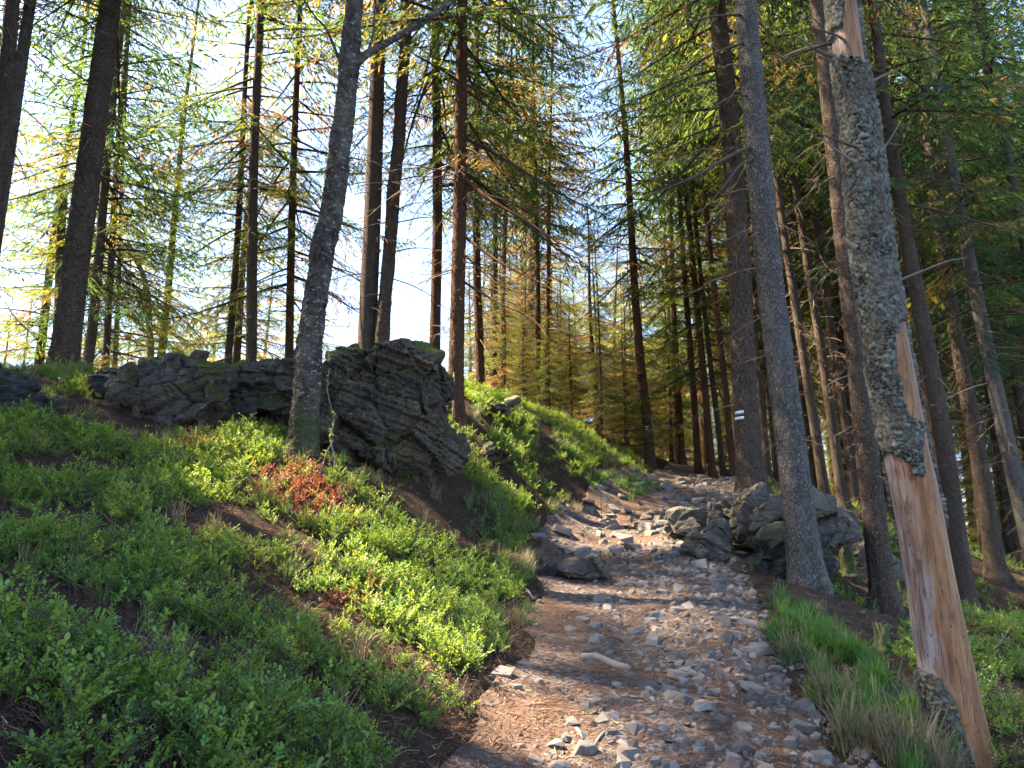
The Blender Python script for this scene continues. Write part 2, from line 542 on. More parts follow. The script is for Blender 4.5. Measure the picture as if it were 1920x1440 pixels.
def ground_z(x, y):
    x = np.atleast_1d(np.asarray(x, float)); y = np.atleast_1d(np.asarray(y, float))
    m = path_mask(x, y)
    z = base_z(x, y)
    lump = 0.13 * n2(x, y, 0.8, 11, 3).reshape(x.shape) + 0.05 * n2(x, y, 3.1, 12, 3).reshape(x.shape)
    far = np.clip((np.hypot(x, y) - 60) / 200, 0, 1)
    lump = lump + far * 6 * n2(x, y, 0.012, 13, 3).reshape(x.shape)
    return z + (1 - m) * (lump + 0.03) - m * 0.05

def path_height(x, y):
    x = np.atleast_1d(np.asarray(x, float)); y = np.atleast_1d(np.asarray(y, float))
    z = base_z(x, y)
    z = z + 0.045 * n2(x, y, 1.1, 21, 3).reshape(x.shape) + 0.022 * n2(x, y, 4.5, 22, 3).reshape(x.shape)
    rug = np.clip((y - 8.5) / 4, 0, 1)                      # the upper stretch breaks into rock ledges
    led = y * 1.9 + 0.9 * n2(x, y, 0.9, 23, 3).reshape(x.shape) + 0.35 * x
    z = z + rug * 0.10 * ((led % 1.0) - 0.5)
    return z

def surf(x, y):
    """top of whatever the ground is there"""
    x = np.atleast_1d(np.asarray(x, float)); y = np.atleast_1d(np.asarray(y, float))
    m = path_mask(x, y)
    return np.where(m > 0.5, path_height(x, y), ground_z(x, y))

def gz(x, y):
    return float(surf(np.array([x]), np.array([y]))[0])

def hit(px, py, y0=1.2, y1=40):
    """where the photograph's pixel meets the ground"""
    Y = np.linspace(y0, y1, 800)
    d = ray(px, py)
    t = Y / d[1]
    zz = surf(d[0] * t, Y)
    below = np.nonzero(EYE + d[2] * t < zz)[0]
    k = below[0] if len(below) else len(Y) - 1
    return np.array((d[0] * t[k], Y[k], zz[k]))

def warp_axis(lo, hi, fine, a, b):
    """spacing fine inside a..b, growing outwards to lo and hi"""
    mid = list(np.arange(a, b, fine))
    s, v, left = fine, a, []
    while v > lo:
        s *= 1.13; v -= s; left.append(max(v, lo))
    s, v, right = fine, mid[-1], []
    while v < hi:
        s *= 1.13; v += s; right.append(min(v, hi))
    return np.array(left[::-1] + mid + right)

gx = warp_axis(-900, 900, 0.13, -7.5, 8.5)
gy = warp_axis(-300, 1500, 0.13, 0.5, 17.5)
GX, GY = np.meshgrid(gx, gy)
GZ = ground_z(GX.ravel(), GY.ravel())
hill = link('hillside_ground', make_mesh('hillside_ground', np.stack((GX.ravel(), GY.ravel(), GZ), 1), grid_faces(len(gy), len(gx)), M_SOIL))
tag(hill, kind='structure')

py_ = np.arange(-3.5, 30, 0.055)
pu_ = np.linspace(0, 1, 66)
PYg, PUg = np.meshgrid(py_, pu_, indexing='ij')
PL, PR = path_l(PYg) - 0.35, path_r(PYg) + 0.35
PXg = PL + (PR - PL) * PUg
pz = path_height(PXg.ravel(), PYg.ravel())
pm = path_mask(PXg.ravel(), PYg.ravel())
pz = np.where(pm > 0.5, pz, pz - (0.5 - pm) * 0.35)
path = link('path', make_mesh('path', np.stack((PXg.ravel(), PYg.ravel(), pz), 1), grid_faces(len(py_), len(pu_)), M_PATH))
tag(path, 'stony brown forest trail climbing between the bank and the spruces', kind='structure')

# ------------------------------------------------------------------ stones laid in the trail
def stone_mesh(seed, flat):
    r = random.Random(seed)
    bm = bmesh.new()
    for k in range(13):
        a = r.uniform(0, 2 * math.pi); rad = r.uniform(0.34, 0.5)
        z = r.choice((-1, 1)) * r.uniform(0.28, 0.5)
        k2 = 1.0 if z < 0 else r.uniform(0.62, 0.95)
        bm.verts.new((math.cos(a) * rad * k2, math.sin(a) * rad * k2, z))
    bmesh.ops.convex_hull(bm, input=bm.verts)
    bmesh.ops.delete(bm, geom=[v for v in bm.verts if not v.link_faces], context='VERTS')
    bmesh.ops.bevel(bm, geom=list(bm.edges), offset=0.022, segments=1, affect='EDGES', clamp_overlap=True)
    bmesh.ops.triangulate(bm, faces=bm.faces[:])
    me = bpy.data.meshes.new('stone')
    bm.to_mesh(me); bm.free()
    me.materials.append(M_STONE)
    return me
STONES = [stone_mesh(300 + i, 0.3) for i in range(14)]

rs = np.random.default_rng(5)
rnd = random.Random(8)
placed = []
def put_stone(x, y, w, d, h, rz=None, sink=0.3, tilt=0.12):
    z = gz(x, y)
    o = link('stone', STONES[rnd.randrange(len(STONES))], path)
    o.location = (x, y, z + h * (0.5 - sink))
    o.scale = (w, d, h)
    o.rotation_euler = (0.19 + rnd.gauss(0, tilt), rnd.gauss(0, tilt), rnd.uniform(-0.7, 0.7) if rz is None else rz)
    placed.append((x, y, w))
NAMED = [(1243, 1109, 33, 16), (1273, 1142, 38, 18), (1230, 1148, 40, 14), (1220, 1160, 38, 9), (1340, 1150, 28, 20), (1373, 1162, 45, 12), (1093, 1160, 32, 15),
         (1117, 1170, 36, 15), (1123, 1192, 30, 14), (1170, 1196, 32, 15), (1317, 1203, 25, 20), (1420, 1218, 66, 28), (1238, 1215, 24, 12), (1143, 1227, 24, 12),
         (1330, 1237, 40, 16), (987, 1243, 46, 26), (1030, 1235, 24, 14), (1010, 1277, 26, 20), (968, 1285, 28, 18), (1050, 1292, 28, 18), (1277, 1268, 64, 24),
         (1300, 1250, 26, 22), (1252, 1292, 38, 20), (1155, 1288, 32, 14), (1172, 1305, 24, 16), (1190, 1310, 24, 10), (1340, 1298, 28, 12), (1407, 1287, 74, 20),
         (1147, 1338, 34, 28), (1132, 1353, 30, 14), (1110, 1315, 22, 18), (1217, 1340, 26, 20), (1222, 1370, 26, 24), (1272, 1372, 22, 18), (1100, 1397, 52, 40),
         (1040, 1400, 42, 22), (1173, 1373, 28, 14), (1145, 1393, 24, 14), (1375, 1423, 54, 36), (1485, 1392, 36, 40), (1507, 1363, 66, 36), (1453, 1368, 32, 24),
         (1420, 1383, 46, 12), (1447, 1307, 36, 22), (1453, 1253, 36, 24), (1440, 1267, 24, 16), (1477, 1278, 32, 16), (1513, 1317, 52, 24), (1010, 1125, 16, 12),
         (1003, 1172, 22, 10), (1323, 1087, 16, 10), (1345, 1088, 24, 14), (1233, 1030, 28, 12), (1158, 1062, 22, 18), (1190, 1060, 26, 12), (1222, 1072, 18, 12),
         (1437, 1132, 26, 12), (1430, 1157, 42, 14), (1387, 1220, 22, 16), (943, 1262, 62, 22), (1085, 968, 26, 20), (1105, 955, 24, 26), (1130, 975, 20, 14)]
for a, b, w, h in NAMED:
    p = hit(a, b + h * 0.3)
    s = span(1, b, p[1])
    put_stone(p[0], p[1], w * s * 1.12, w * s * rnd.uniform(0.6, 0.85), max(0.6 * h, 6) * s, tilt=0.10)
for _try in range(4000):
    if len(placed) >= 190: break
    pass                                      # overlapping plates of the upper ledges
    y = rnd.uniform(8.6, 18.5)
    x = rnd.uniform(path_l(y) - 0.05, path_r(y) + 0.1)
    w = rnd.uniform(0.16, 0.46)
    if any(math.hypot(x - q[0], y - q[1]) < 0.42 * (w + q[2]) for q in placed): continue
    put_stone(x, y, w, w * rnd.uniform(0.5, 0.9), w * rnd.uniform(0.16, 0.34), rnd.uniform(-1.2, 1.2), 0.25, 0.2)
tries = 0
while len(placed) < 298 and tries < 6000:
    tries += 1
    y = 2.6 + 6.5 * rnd.random() ** 1.2
    l, r_ = path_l(y), path_r(y)
    x = l + (r_ - l) * (0.25 + 0.75 * rnd.random() ** 0.8)
    w = rnd.uniform(0.05, 0.12)
    if any(math.hypot(x - q[0], y - q[1]) < 0.5 * (w + q[2]) for q in placed): continue
    put_stone(x, y, w, w * rnd.uniform(0.55, 0.9), w * rnd.uniform(0.25, 0.5), rnd.uniform(0, 6.3), 0.3, 0.2)

def chips(name, n, xs, ys, size, mat, parent, seed):
    """n small angular chips as one mesh"""
    r = np.random.default_rng(seed)
    base = np.array([(-.5, -.35, -.5), (.45, -.5, -.5), (.5, .4, -.5), (-.3, .5, -.5), (-.3, -.2, .5), (.25, -.35, .4), (.35, .25, .5), (-.2, .3, .35)])
    fq = np.array([(0, 1, 5, 4), (1, 2, 6, 5), (2, 3, 7, 6), (3, 0, 4, 7), (4, 5, 6, 7)])
    V = base[None] + r.uniform(-.16, .16, (n, 8, 3))
    V = V * np.stack((size, size * r.uniform(.5, .95, n), size * r.uniform(.2, .5, n)), 1)[:, None, :]
    a = r.uniform(0, 6.283, n); tx = r.normal(0.19, .25, n); ty = r.normal(0, .25, n)
    c, s = np.cos(a)[:, None], np.sin(a)[:, None]
    X = V[..., 0] * c - V[..., 1] * s; Y = V[..., 0] * s + V[..., 1] * c; Z = V[..., 2] + X * np.tan(ty)[:, None] + Y * np.tan(tx)[:, None]
    zz = surf(xs, ys)
    V = np.stack((X + xs[:, None], Y + ys[:, None], Z + zz[:, None] + size[:, None] * 0.06), -1).reshape(-1, 3)
    Q = (fq[None] + np.arange(n)[:, None, None] * 8).reshape(-1, 4)
    o = link(name, make_mesh(name, V, Q, mat, smooth=False, attrs={'tint': np.repeat(r.random(n), 8)}), parent)
    return tag(o, kind='stuff')

def mat_chip():
    N = Nodes('gravel_chip')
    c = N.ramp(N.attr('tint'), [(0.0, (0.050, 0.040, 0.034)), (0.4, (0.105, 0.092, 0.085)), (0.75, (0.170, 0.158, 0.152)), (1.0, (0.235, 0.20, 0.165))])
    c = N.mix(N.math('MULTIPLY', N.noise(N.coords('Object'), 60, 3), 0.5), c, (0.14, 0.12, 0.11))
    return N.done(N.principled(c, 0.85, None, 0.25))
M_CHIP = mat_chip()
_n = 9500
_y = 2.3 + 15.5 * rs.random(_n) ** 1.7
_f = rs.random(_n)
_l, _r = path_l(_y), path_r(_y)
_x = _l + (_r - _l) * np.clip(0.10 + 0.92 * _f ** 0.75, 0, 1.02)
keep = (n2(_x, _y, 1.6, 44) + 0.5 * n2(_x, _y, 5, 45) + 0.15 + 0.95 * (_f - 0.45)) > rs.uniform(-0.55, 0.35, _n)
_x, _y = _x[keep], _y[keep]
_sz = np.clip(rs.lognormal(-3.75, 0.7, len(_x)), 0.009, 0.12) * (0.85 + 0.05 * _y)
chips('gravel', len(_x), _x, _y, _sz, M_CHIP, path, 3)

# ------------------------------------------------------------------ scatter by geometry nodes (stuff only)
def scatter_group():
    g = bpy.data.node_groups.new('scatter_cover', 'GeometryNodeTree')
    g.interface.new_socket('Geometry', in_out='INPUT', socket_type='NodeSocketGeometry')
    s = g.interface.new_socket('Source', in_out='INPUT', socket_type='NodeSocketCollection')
    g.interface.new_socket('Geometry', in_out='OUTPUT', socket_type='NodeSocketGeometry')
    gi = g.nodes.new('NodeGroupInput'); go = g.nodes.new('NodeGroupOutput')
    ci = g.nodes.new('GeometryNodeCollectionInfo')
    ci.inputs['Separate Children'].default_value = True
    ci.inputs['Reset Children'].default_value = True
    ip = g.nodes.new('GeometryNodeInstanceOnPoints')
    ip.inputs['Pick Instance'].default_value = True
    def named(nm, dt):
        a = g.nodes.new('GeometryNodeInputNamedAttribute'); a.data_type = dt
        a.inputs['Name'].default_value = nm
        return a.outputs['Attribute']
    er = g.nodes.new('FunctionNodeEulerToRotation')
    L = g.links.new
    L(gi.outputs[0], ip.inputs['Points'])
    L(gi.outputs[1], ci.inputs['Collection'])
    L(ci.outputs[0], ip.inputs['Instance'])
    L(named('idx', 'INT'), ip.inputs['Instance Index'])
    L(named('rot', 'FLOAT_VECTOR'), er.inputs[0])
    L(er.outputs[0], ip.inputs['Rotation'])
    L(named('scl', 'FLOAT'), ip.inputs['Scale'])
    L(ip.outputs[0], go.inputs[0])
    return g, s.identifier
SCATTER, SCATTER_ID = scatter_group()

def scatter(name, pts, rot, scl, idx, tone, coll, label, cat):
    me = bpy.data.meshes.new(name)
    me.vertices.add(len(pts))
    me.vertices.foreach_set('co', np.ascontiguousarray(pts, np.float32).ravel())
    a = me.attributes.new('rot', 'FLOAT_VECTOR', 'POINT'); a.data.foreach_set('vector', np.ascontiguousarray(rot, np.float32).ravel())
    a = me.attributes.new('scl', 'FLOAT', 'POINT'); a.data.foreach_set('value', np.ascontiguousarray(scl, np.float32))
    a = me.attributes.new('tone', 'FLOAT', 'POINT'); a.data.foreach_set('value', np.ascontiguousarray(tone, np.float32))
    a = me.attributes.new('idx', 'INT', 'POINT'); a.data.foreach_set('value', np.ascontiguousarray(idx, np.int32))
    o = link(name, me)
    m = o.modifiers.new('scatter', 'NODES'); m.node_group = SCATTER
    m[SCATTER_ID] = coll
    return tag(o, label, cat, kind='stuff')

# ------------------------------------------------------------------ bilberry sprigs
def sprig(seed, leaves=True):
    r = np.random.default_rng(seed)
    stems, leafV, leafQ, lv = [], [], [], []
    def shoot(base, d, length, depth):
        k = 6
        bend = r.normal(0, 0.25, 3); bend[2] = abs(bend[2]) * 0.6
        t = np.linspace(0, 1, k)[:, None]
        P = base + d * length * t + bend * length * t ** 2 * 0.5
        stems.append((P, np.linspace(0.0022 if depth else 0.003, 0.0008, k)))
        if depth == 0:
            for _ in range(r.integers(3, 6)):
                q = r.uniform(0.25, 0.9)
                a = r.uniform(0, 6.283)
                dd = unit(d * 0.75 + np.array((math.cos(a), math.sin(a), 0.15)) * r.uniform(0.5, 0.95))
                shoot(P[int(q * (k - 1))], dd, length * r.uniform(0.4, 0.7), 1)
        elif depth == 1 and r.random() < 0.6:
            for _ in range(r.integers(1, 3)):
                a = r.uniform(0, 6.283)
                dd = unit(d + np.array((math.cos(a), math.sin(a), 0.2)) * 0.7)
                shoot(P[r.integers(2, k - 1)], dd, length * r.uniform(0.4, 0.6), 2)
        if not leaves or (depth == 0):
            return
        n = int(length / 0.0125) + 2
        for i in range(n):
            q = 0.15 + 0.85 * i / max(n - 1, 1)
            f = q * (k - 1); i0 = min(int(f), k - 2)
            b = P[i0] + (P[i0 + 1] - P[i0]) * (f - i0)
            ax = unit(P[i0 + 1] - P[i0])
            side = unit(np.cross(ax, np.array((0.1, 0.05, 1.0)))) * (1 if i % 2 else -1)
            dr = unit(ax * 0.55 + side * 0.9 + np.array((0, 0, r.uniform(0.0, 0.55))) + r.normal(0, 0.18, 3))
            if i == n - 1: dr = unit(ax + r.normal(0, 0.2, 3))
            L = r.uniform(0.016, 0.029); W = L * r.uniform(0.26, 0.36)
            nrm = unit(np.cross(dr, np.cross(np.array((0, 0, 1.0)) + r.normal(0, 0.3, 3), dr)))
            lat = np.cross(dr, nrm)
            o = len(leafV)
            fold = nrm * W * 0.35
            leafV.extend([b, b + dr * L * 0.30 + lat * W * .85 + fold, b + dr * L * 0.68 + lat * W * .75 + fold, b + dr * L - nrm * L * 0.08, b + dr * L * 0.68 - lat * W * .75 + fold, b + dr * L * 0.30 - lat * W * .85 + fold, b + dr * L * .5])
            leafQ.extend([(o, o + 1, o + 2, o + 6), (o + 6, o + 2, o + 3, o + 4), (o, o + 6, o + 4, o + 5)])
            lv.extend([min(1, max(0, r.normal(0.35 + 0.35 * q, 0.16)))] * 7)
    for _ in range(r.integers(2, 4)):
        a = r.uniform(0, 6.283)
        shoot(np.array((r.normal(0, 0.02), r.normal(0, 0.02), -0.03)), unit(np.array((math.cos(a) * 0.45, math.sin(a) * 0.45, 1.0))), r.uniform(0.13, 0.24), 0)
    SV, SQ = tubes(np.stack([s[0] for s in stems]), np.stack([s[1] for s in stems]), 3)
    if leafV:
        V = np.concatenate((SV, np.array(leafV))); nS = len(SV)
        Q = np.concatenate((SQ, np.array(leafQ) + nS))
        lvv = np.concatenate((np.zeros(nS), np.array(lv)))
    else:
        V, Q, lvv, nS = SV, SQ, np.zeros(len(SV)), len(SV)
    me = make_mesh('bilberry_sprig', V, Q, M_STEM, True, {'leafv': lvv})
    me.materials.append(M_BILB)
    mi = np.concatenate((np.zeros(len(SQ), np.int32), np.ones(len(Q) - len(SQ), np.int32)))
    me.polygons.foreach_set('material_index', mi)
    return me

def source(name, meshes):
    c = bpy.data.collections.new(name)
    for i, me in enumerate(meshes):
        c.objects.link(bpy.data.objects.new('%s_%02d' % (name, i), me))
    return c
SPRIGS = source('bilberry_source', [sprig(40 + i) for i in range(9)] + [sprig(60 + i, False) for i in range(4)])

def in_view(x, y, margin=120):
    z = base_z(x, y)
    f = y * CP + (z - EYE) * SP
    u = x / np.maximum(f, 0.1) * F
    v = ((z - EYE) * CP - y * SP) / np.maximum(f, 0.1) * F
    return (f > 0.5) & (np.abs(u) < 960 + margin) & (v > -720 - margin * 1.5) & (v < 720)

def bilberry_points(n, x0, x1, y0, y1, seed, dens):
    r = np.random.default_rng(seed)
    x = r.uniform(x0, x1, n); y = r.uniform(y0, y1, n)
    k = in_view(x, y) & (path_mask(x, y) < 0.12) & (r.random(n) < dens(x, y))
    return x[k], y[k]
def d_left(x, y):
    d = path_l(y) - x
    a = np.clip((d - 0.03) / 0.28, 0, 1)
    clump = np.clip(0.56 + 3.2 * n2(x, y, 1.5, 71, 3), 0.55, 1)
    under = (np.hypot(x + 2.0, y - 7.4) > 0.25)
    near = np.clip(1.5 - 0.08 * y, 0.75, 1)
    return a * clump * under * near
def d_right(x, y):
    d = x - path_r(y)
    return np.clip((d - 0.55) / 0.6, 0, 1) * np.clip(0.75 + 1.6 * n2(x, y, 0.9, 75, 3), 0.05, 1) * np.clip(1.5 - 0.07 * y, .1, 1)
bx1, by1 = bilberry_points(60000, -7.2, 3.2, 1.3, 18, 81, d_left)
bx2, by2 = bilberry_points(16000, 1.9, 10.5, 3.0, 17, 82, d_right)
bx = np.concatenate((bx1, bx2)); by = np.concatenate((by1, by2))
bz = ground_z(bx, by)
r_ = np.random.default_rng(9)
nb = len(bx)
bare = r_.random(nb) < (0.36 + 0.64 * np.clip(-n2(bx, by, 1.5, 71, 3) * 4 - 0.1, 0, 0.95))
bidx = np.where(bare, 9 + r_.integers(0, 4, nb), r_.integers(0, 9, nb))
brot = np.stack((r_.normal(0, .22, nb), r_.normal(0, .22, nb), r_.uniform(0, 6.283, nb)), 1)
bscl = r_.uniform(0.38, 0.80, nb) * np.clip(0.86 + 1.6 * n2(bx, by, 1.5, 71, 3), 0.42, 1.18) * np.where(by < 4, 1.1, 1.0)
for _cx, _cy, _hw in ((-1.45, 8.6, 1.0), (-3.85, 9.0, 0.95), (-2.7, 9.3, 0.9), (-5.6, 8.4, 0.6)):      # shorter under the rocks' faces
    bscl *= np.where((np.abs(bx - _cx) < _hw) & (by > _cy - 1.5) & (by < _cy + 1.4), 0.55, 1.0)
redp = n2(bx, by, 1.9, 91, 2) + 0.5 * n2(bx, by, 7.0, 92, 2)
for _a, _b, _rad in ((500, 930, .55), (590, 930, .5), (380, 850, .3), (560, 1060, .25), (640, 1150, .3), (700, 1240, .25), (1020, 880, .5), (1060, 930, .5)):
    _p = hit(_a, _b)
    redp = redp + 1.25 * np.exp(-((bx - _p[0]) ** 2 + (by - _p[1]) ** 2) / (_rad * 0.7) ** 2) * (r_.random(nb) < 0.75)
btone = np.clip(0.30 + 0.42 * redp, 0, 1)
scatter('bilberry_undergrowth', np.stack((bx, by, bz), 1), brot, bscl, bidx, btone, SPRIGS, 'low leafy bilberry bushes covering the banks beside the trail', 'bilberry')

# ------------------------------------------------------------------ grass
def tuft(seed, n, h, lean):
    r = np.random.default_rng(seed)
    a = r.uniform(0, 6.283, n); k = 5
    t = np.linspace(0, 1, k)
    L = h * r.uniform(0.5, 1.1, n)
    out = r.uniform(0.15, 1.0, n) * lean
    dirh = np.stack((np.cos(a), np.sin(a)), 1)
    b0 = r.normal(0, 0.03, (n, 2))
    X = b0[:, None, :] + dirh[:, None, :] * (L * out)[:, None, None] * (t ** 1.6)[None, :, None]
    Z = -0.03 + L[:, None] * (t[None] * (1 - 0.35 * out[:, None] * t[None] ** 1.5))
    C = np.concatenate((X, Z[..., None]), 2)
    w = r.uniform(0.0014, 0.0046, n)[:, None] * np.array((1, 1, 0.85, 0.55, 0.05))[None]
    lat = np.stack((-dirh[:, 1], dirh[:, 0], np.zeros(n)), 1)
    V = np.stack((C - lat[:, None] * w[..., None], C + lat[:, None] * w[..., None]), 2).reshape(-1, 3)
    i = np.arange(n)[:, None] * (2 * k); j = np.arange(k - 1)[None] * 2
    Q = np.stack((i + j, i + j + 1, i + j + 3, i + j + 2), -1).reshape(-1, 4)
    return make_mesh('grass_tuft', V, Q, M_GRASS, True, {'leafv': np.repeat(r.random(n), 2 * k)})
TUFTS = source('grass_source', [tuft(10 + i, 34, 0.24, 0.9) for i in range(5)] + [tuft(30 + i, 26, 0.17, 1.3) for i in range(3)])
gp, gt_, gs = [], [], []
rg = random.Random(21)
def grass_line(poly, n, spread, tone, size):
    for _c in range(n):
      if _c % 7 == 0:
        i = rg.randrange(len(poly) - 1); f = rg.random()
        ca = rg.gauss(0, spread); cb = rg.gauss(0, spread * 0.5); ct = rg.gauss(0, 0.16); cs = rg.uniform(0.6, 1.15)
      if True:
        a = poly[i][0] + (poly[i + 1][0] - poly[i][0]) * f; b = poly[i][1] + (poly[i + 1][1] - poly[i][1]) * f
        p = hit(a + ca + rg.gauss(0, 7), b + cb + rg.gauss(0, 4))
        if p[1] > 24: continue
        gp.append(p); gt_.append(min(1, max(0, rg.gauss(tone + ct, 0.10)))); gs.append(rg.uniform(0.6, 1.2) * size * cs)
grass_line([(1450, 1112), (1475, 1140), (1510, 1170)], 60, 11, 0.32, 0.6)
grass_line([(1480, 1150), (1560, 1200), (1620, 1290), (1690, 1360), (1740, 1440)], 250, 34, 0.30, 0.9)
grass_line([(1500, 1230), (1580, 1330), (1650, 1400)], 60, 22, 0.45, 1.0)
grass_line([(1450, 1185), (1470, 1190)], 14, 10, 0.12, 1.0)
grass_line([(1600, 1400), (1680, 1420), (1760, 1440)], 60, 24, 0.85, 1.2)
grass_line([(1330, 1045), (1365, 1050)], 16, 8, 0.2, 0.7)
grass_line([(1430, 920), (1475, 930)], 30, 10, 0.1, 1.0)
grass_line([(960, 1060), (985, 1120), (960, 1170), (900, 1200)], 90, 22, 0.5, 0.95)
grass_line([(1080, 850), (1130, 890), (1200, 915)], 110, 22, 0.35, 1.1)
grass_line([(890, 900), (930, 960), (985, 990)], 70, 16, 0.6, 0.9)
grass_line([(880, 775), (960, 800), (1030, 840), (1090, 890)], 170, 30, 0.50, 0.75)  # yellowed tufts stand in for golden sunlight on the bank
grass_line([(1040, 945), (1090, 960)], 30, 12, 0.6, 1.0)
grass_line([(30, 690), (110, 700), (170, 695), (240, 690)], 150, 16, 0.62, 0.9)
grass_line([(430, 760), (500, 780), (540, 800)], 40, 20, 0.5, 0.8)
grass_line([(1490, 935), (1600, 990), (1650, 1000)], 60, 22, 0.3, 0.9)
for _ in range(420):
    x, y = rg.uniform(-6.5, 0.2), rg.uniform(2, 10)
    if path_l(y) - x < 0.15: continue
    gp.append(np.array((x, y, gz(x, y)))); gt_.append(min(1, max(0, rg.gauss(0.72, 0.2)))); gs.append(rg.uniform(0.5, 0.95))
ng = len(gp); r_ = np.random.default_rng(12)
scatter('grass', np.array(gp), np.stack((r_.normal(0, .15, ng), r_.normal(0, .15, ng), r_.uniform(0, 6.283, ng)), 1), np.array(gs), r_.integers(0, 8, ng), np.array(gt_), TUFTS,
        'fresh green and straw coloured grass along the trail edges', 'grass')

# ------------------------------------------------------------------ needle litter, twigs
def mat_litter():
    N = Nodes('needle_litter')
    c = N.ramp(N.attr('tint'), [(0.0, (0.10, 0.055, 0.036)), (0.5, (0.19, 0.100, 0.062)), (1.0, (0.33, 0.20, 0.13))])
    return N.done(N.principled(c, 0.9, None, 0.15))
M_LITTER = mat_litter()
def litter(n, seed, wide=False):
    r = np.random.default_rng(seed)
    y = 1.4 + 14 * r.random(n) ** 1.8
    x = path_l(y) + r.normal(0.15, 0.9, n)
    if wide:
        x = r.uniform(-0.68, 0.68, n) * (y + 0.6)
    k = in_view(x, y, 40)
    x, y = x[k], y[k]; n = len(x)
    z = surf(x, y)
    a = r.uniform(0, 6.283, n); L = np.clip(r.lognormal(-4.15, 0.5, n), 0.008, 0.08); w = 0.0010 + L * 0.02
    d = np.stack((np.cos(a), np.sin(a), r.normal(0.1, .25, n)), 1)
    lat = np.stack((-np.sin(a), np.cos(a), r.normal(0, .4, n)), 1)
    C = np.stack((x, y, z + 0.006 + L * 0.05), 1)
    V = np.stack((C - d * L[:, None] - lat * w[:, None], C - d * L[:, None] + lat * w[:, None], C + d * L[:, None] + lat * w[:, None], C + d * L[:, None] - lat * w[:, None]), 1).reshape(-1, 3)
    return V, np.repeat(r.random(n), 4)
_a, _b = litter(34000, 31), litter(34000, 32, True)
_v = np.concatenate((_a[0], _b[0]))
tag(link('needle_litter', make_mesh('needle_litter', _v, np.arange(len(_v)).reshape(-1, 4), M_LITTER, False, {'tint': np.concatenate((_a[1], _b[1]))})),
    'reddish fallen spruce needles and twig bits strewn over soil', 'litter', kind='stuff')
# ------------------------------------------------------------------ spruce trees: unit tree about 24 m tall, 0.40 m thick
def branch_template(seed, L, fine, droop, hang):
    """one live branch along +X: wood verts/quads, needle verts/quads"""
    r = np.random.default_rng(seed)
    n = 9
    s = np.linspace(0, 1, n)
    wig = r.normal(0, 0.03, 2)
    P = np.stack((L * s * 0.96, L * (wig[0] * np.sin(3 * s) + wig[1] * s), -droop * L * s ** 1.4 + 0.13 * L * s ** 4), 1)
    T = unit(np.gradient(P, axis=0))
    wv, wq = tubes(P[None], (0.011 * L * (1 - s) + 0.004)[None], 4 if fine else 3)
    WV, WQ, off = [wv], [wq], len(wv)
    m = max(5, int(L / (0.098 if fine else 0.21)))
    si = np.clip(np.linspace(0.10 if fine else 0.16, 0.99, m) + r.normal(0, 0.012, m), 0.08, 1)
    side = np.where(np.arange(m) % 2 == 0, 1.0, -1.0)
    base = np.stack([np.interp(si, s, P[:, k]) for k in range(3)], 1)
    tan = unit(np.stack([np.interp(si, s, T[:, k]) for k in range(3)], 1))
    lat = unit(np.cross(tan, np.array((0, 0, 1.0)))) * side[:, None]
    d2 = unit(tan * r.uniform(0.5, 0.9, m)[:, None] + lat + np.array((0, 0, -0.25)) + r.normal(0, 0.12, (m, 3)))
    l2 = (0.235 * L * (1 - si) ** 0.6 + 0.10 + 0.035 * L) * r.uniform(0.6, 1.15, m)
    bare = si < r.uniform(0.12, 0.35)                          # inner shoots have lost their needles
    k2 = 3
    t = np.linspace(0, 1, k2)
    P2 = base[:, None] + d2[:, None] * (l2[:, None] * t)[..., None]
    P2[..., 2] -= hang * l2[:, None] * (t ** 2)[None]
    wd = unit(np.cross(d2, r.normal(0, 1, (m, 3))))[:, None] * np.array((0.0042, 0.0032, 0.0014))[None, :, None]
    v = np.stack((P2 - wd, P2 + wd), 2).reshape(-1, 3)
    q = (np.arange(m)[:, None, None] * 6 + np.array([[0, 1, 3, 2], [2, 3, 5, 4]])[None]).reshape(-1, 4)
    WV.append(v); WQ.append(q + off)
    step = 0.045 if fine else 0.12
    B, D, Ls = [], [], []
    for i in range(m):
        c = max(2, int(l2[i] / step))
        tt = (np.arange(c) + r.random(c) * 0.8) / c
        tt = np.concatenate((tt, tt, [0.9]))
        if bare[i]:
            tt = tt[tt > 0.6]
        b = base[i] + d2[i] * (l2[i] * tt)[:, None]
        b[:, 2] -= hang * l2[i] * tt ** 2
        sg = np.where(np.arange(len(tt)) % 2 == 0, 1.0, -1.0)
        per = unit(np.cross(d2[i], np.array((0, 0, 1.0))))
        dd = unit(d2[i] * r.uniform(0.5, 1.0, len(tt))[:, None] + per * (sg * r.uniform(0.2, 0.9, len(tt)))[:, None] + np.array((0, 0, -1.0)) * r.uniform(0.1, 0.35 + 1.5 * hang, len(tt))[:, None])
        B.append(b); D.append(dd)
        Ls.append(r.uniform(0.6, 1.2, len(tt)) * (0.125 if fine else 0.26))
    B = np.concatenate(B); D = np.concatenate(D); Ls = np.concatenate(Ls)
    w = Ls * (0.072 if fine else 0.10)
    sd = unit(np.cross(D, r.normal(0, 1, D.shape)))
    mid = B + D * (Ls * 0.45)[:, None]
    tip = B + D * Ls[:, None] - np.array((0, 0, 1.0)) * (Ls * 0.12)[:, None]
    NV = np.stack((B, mid + sd * w[:, None], tip, mid - sd * w[:, None]), 1).reshape(-1, 3)
    NQ = np.arange(len(NV)).reshape(-1, 4)
    return np.concatenate(WV), np.concatenate(WQ), NV, NQ

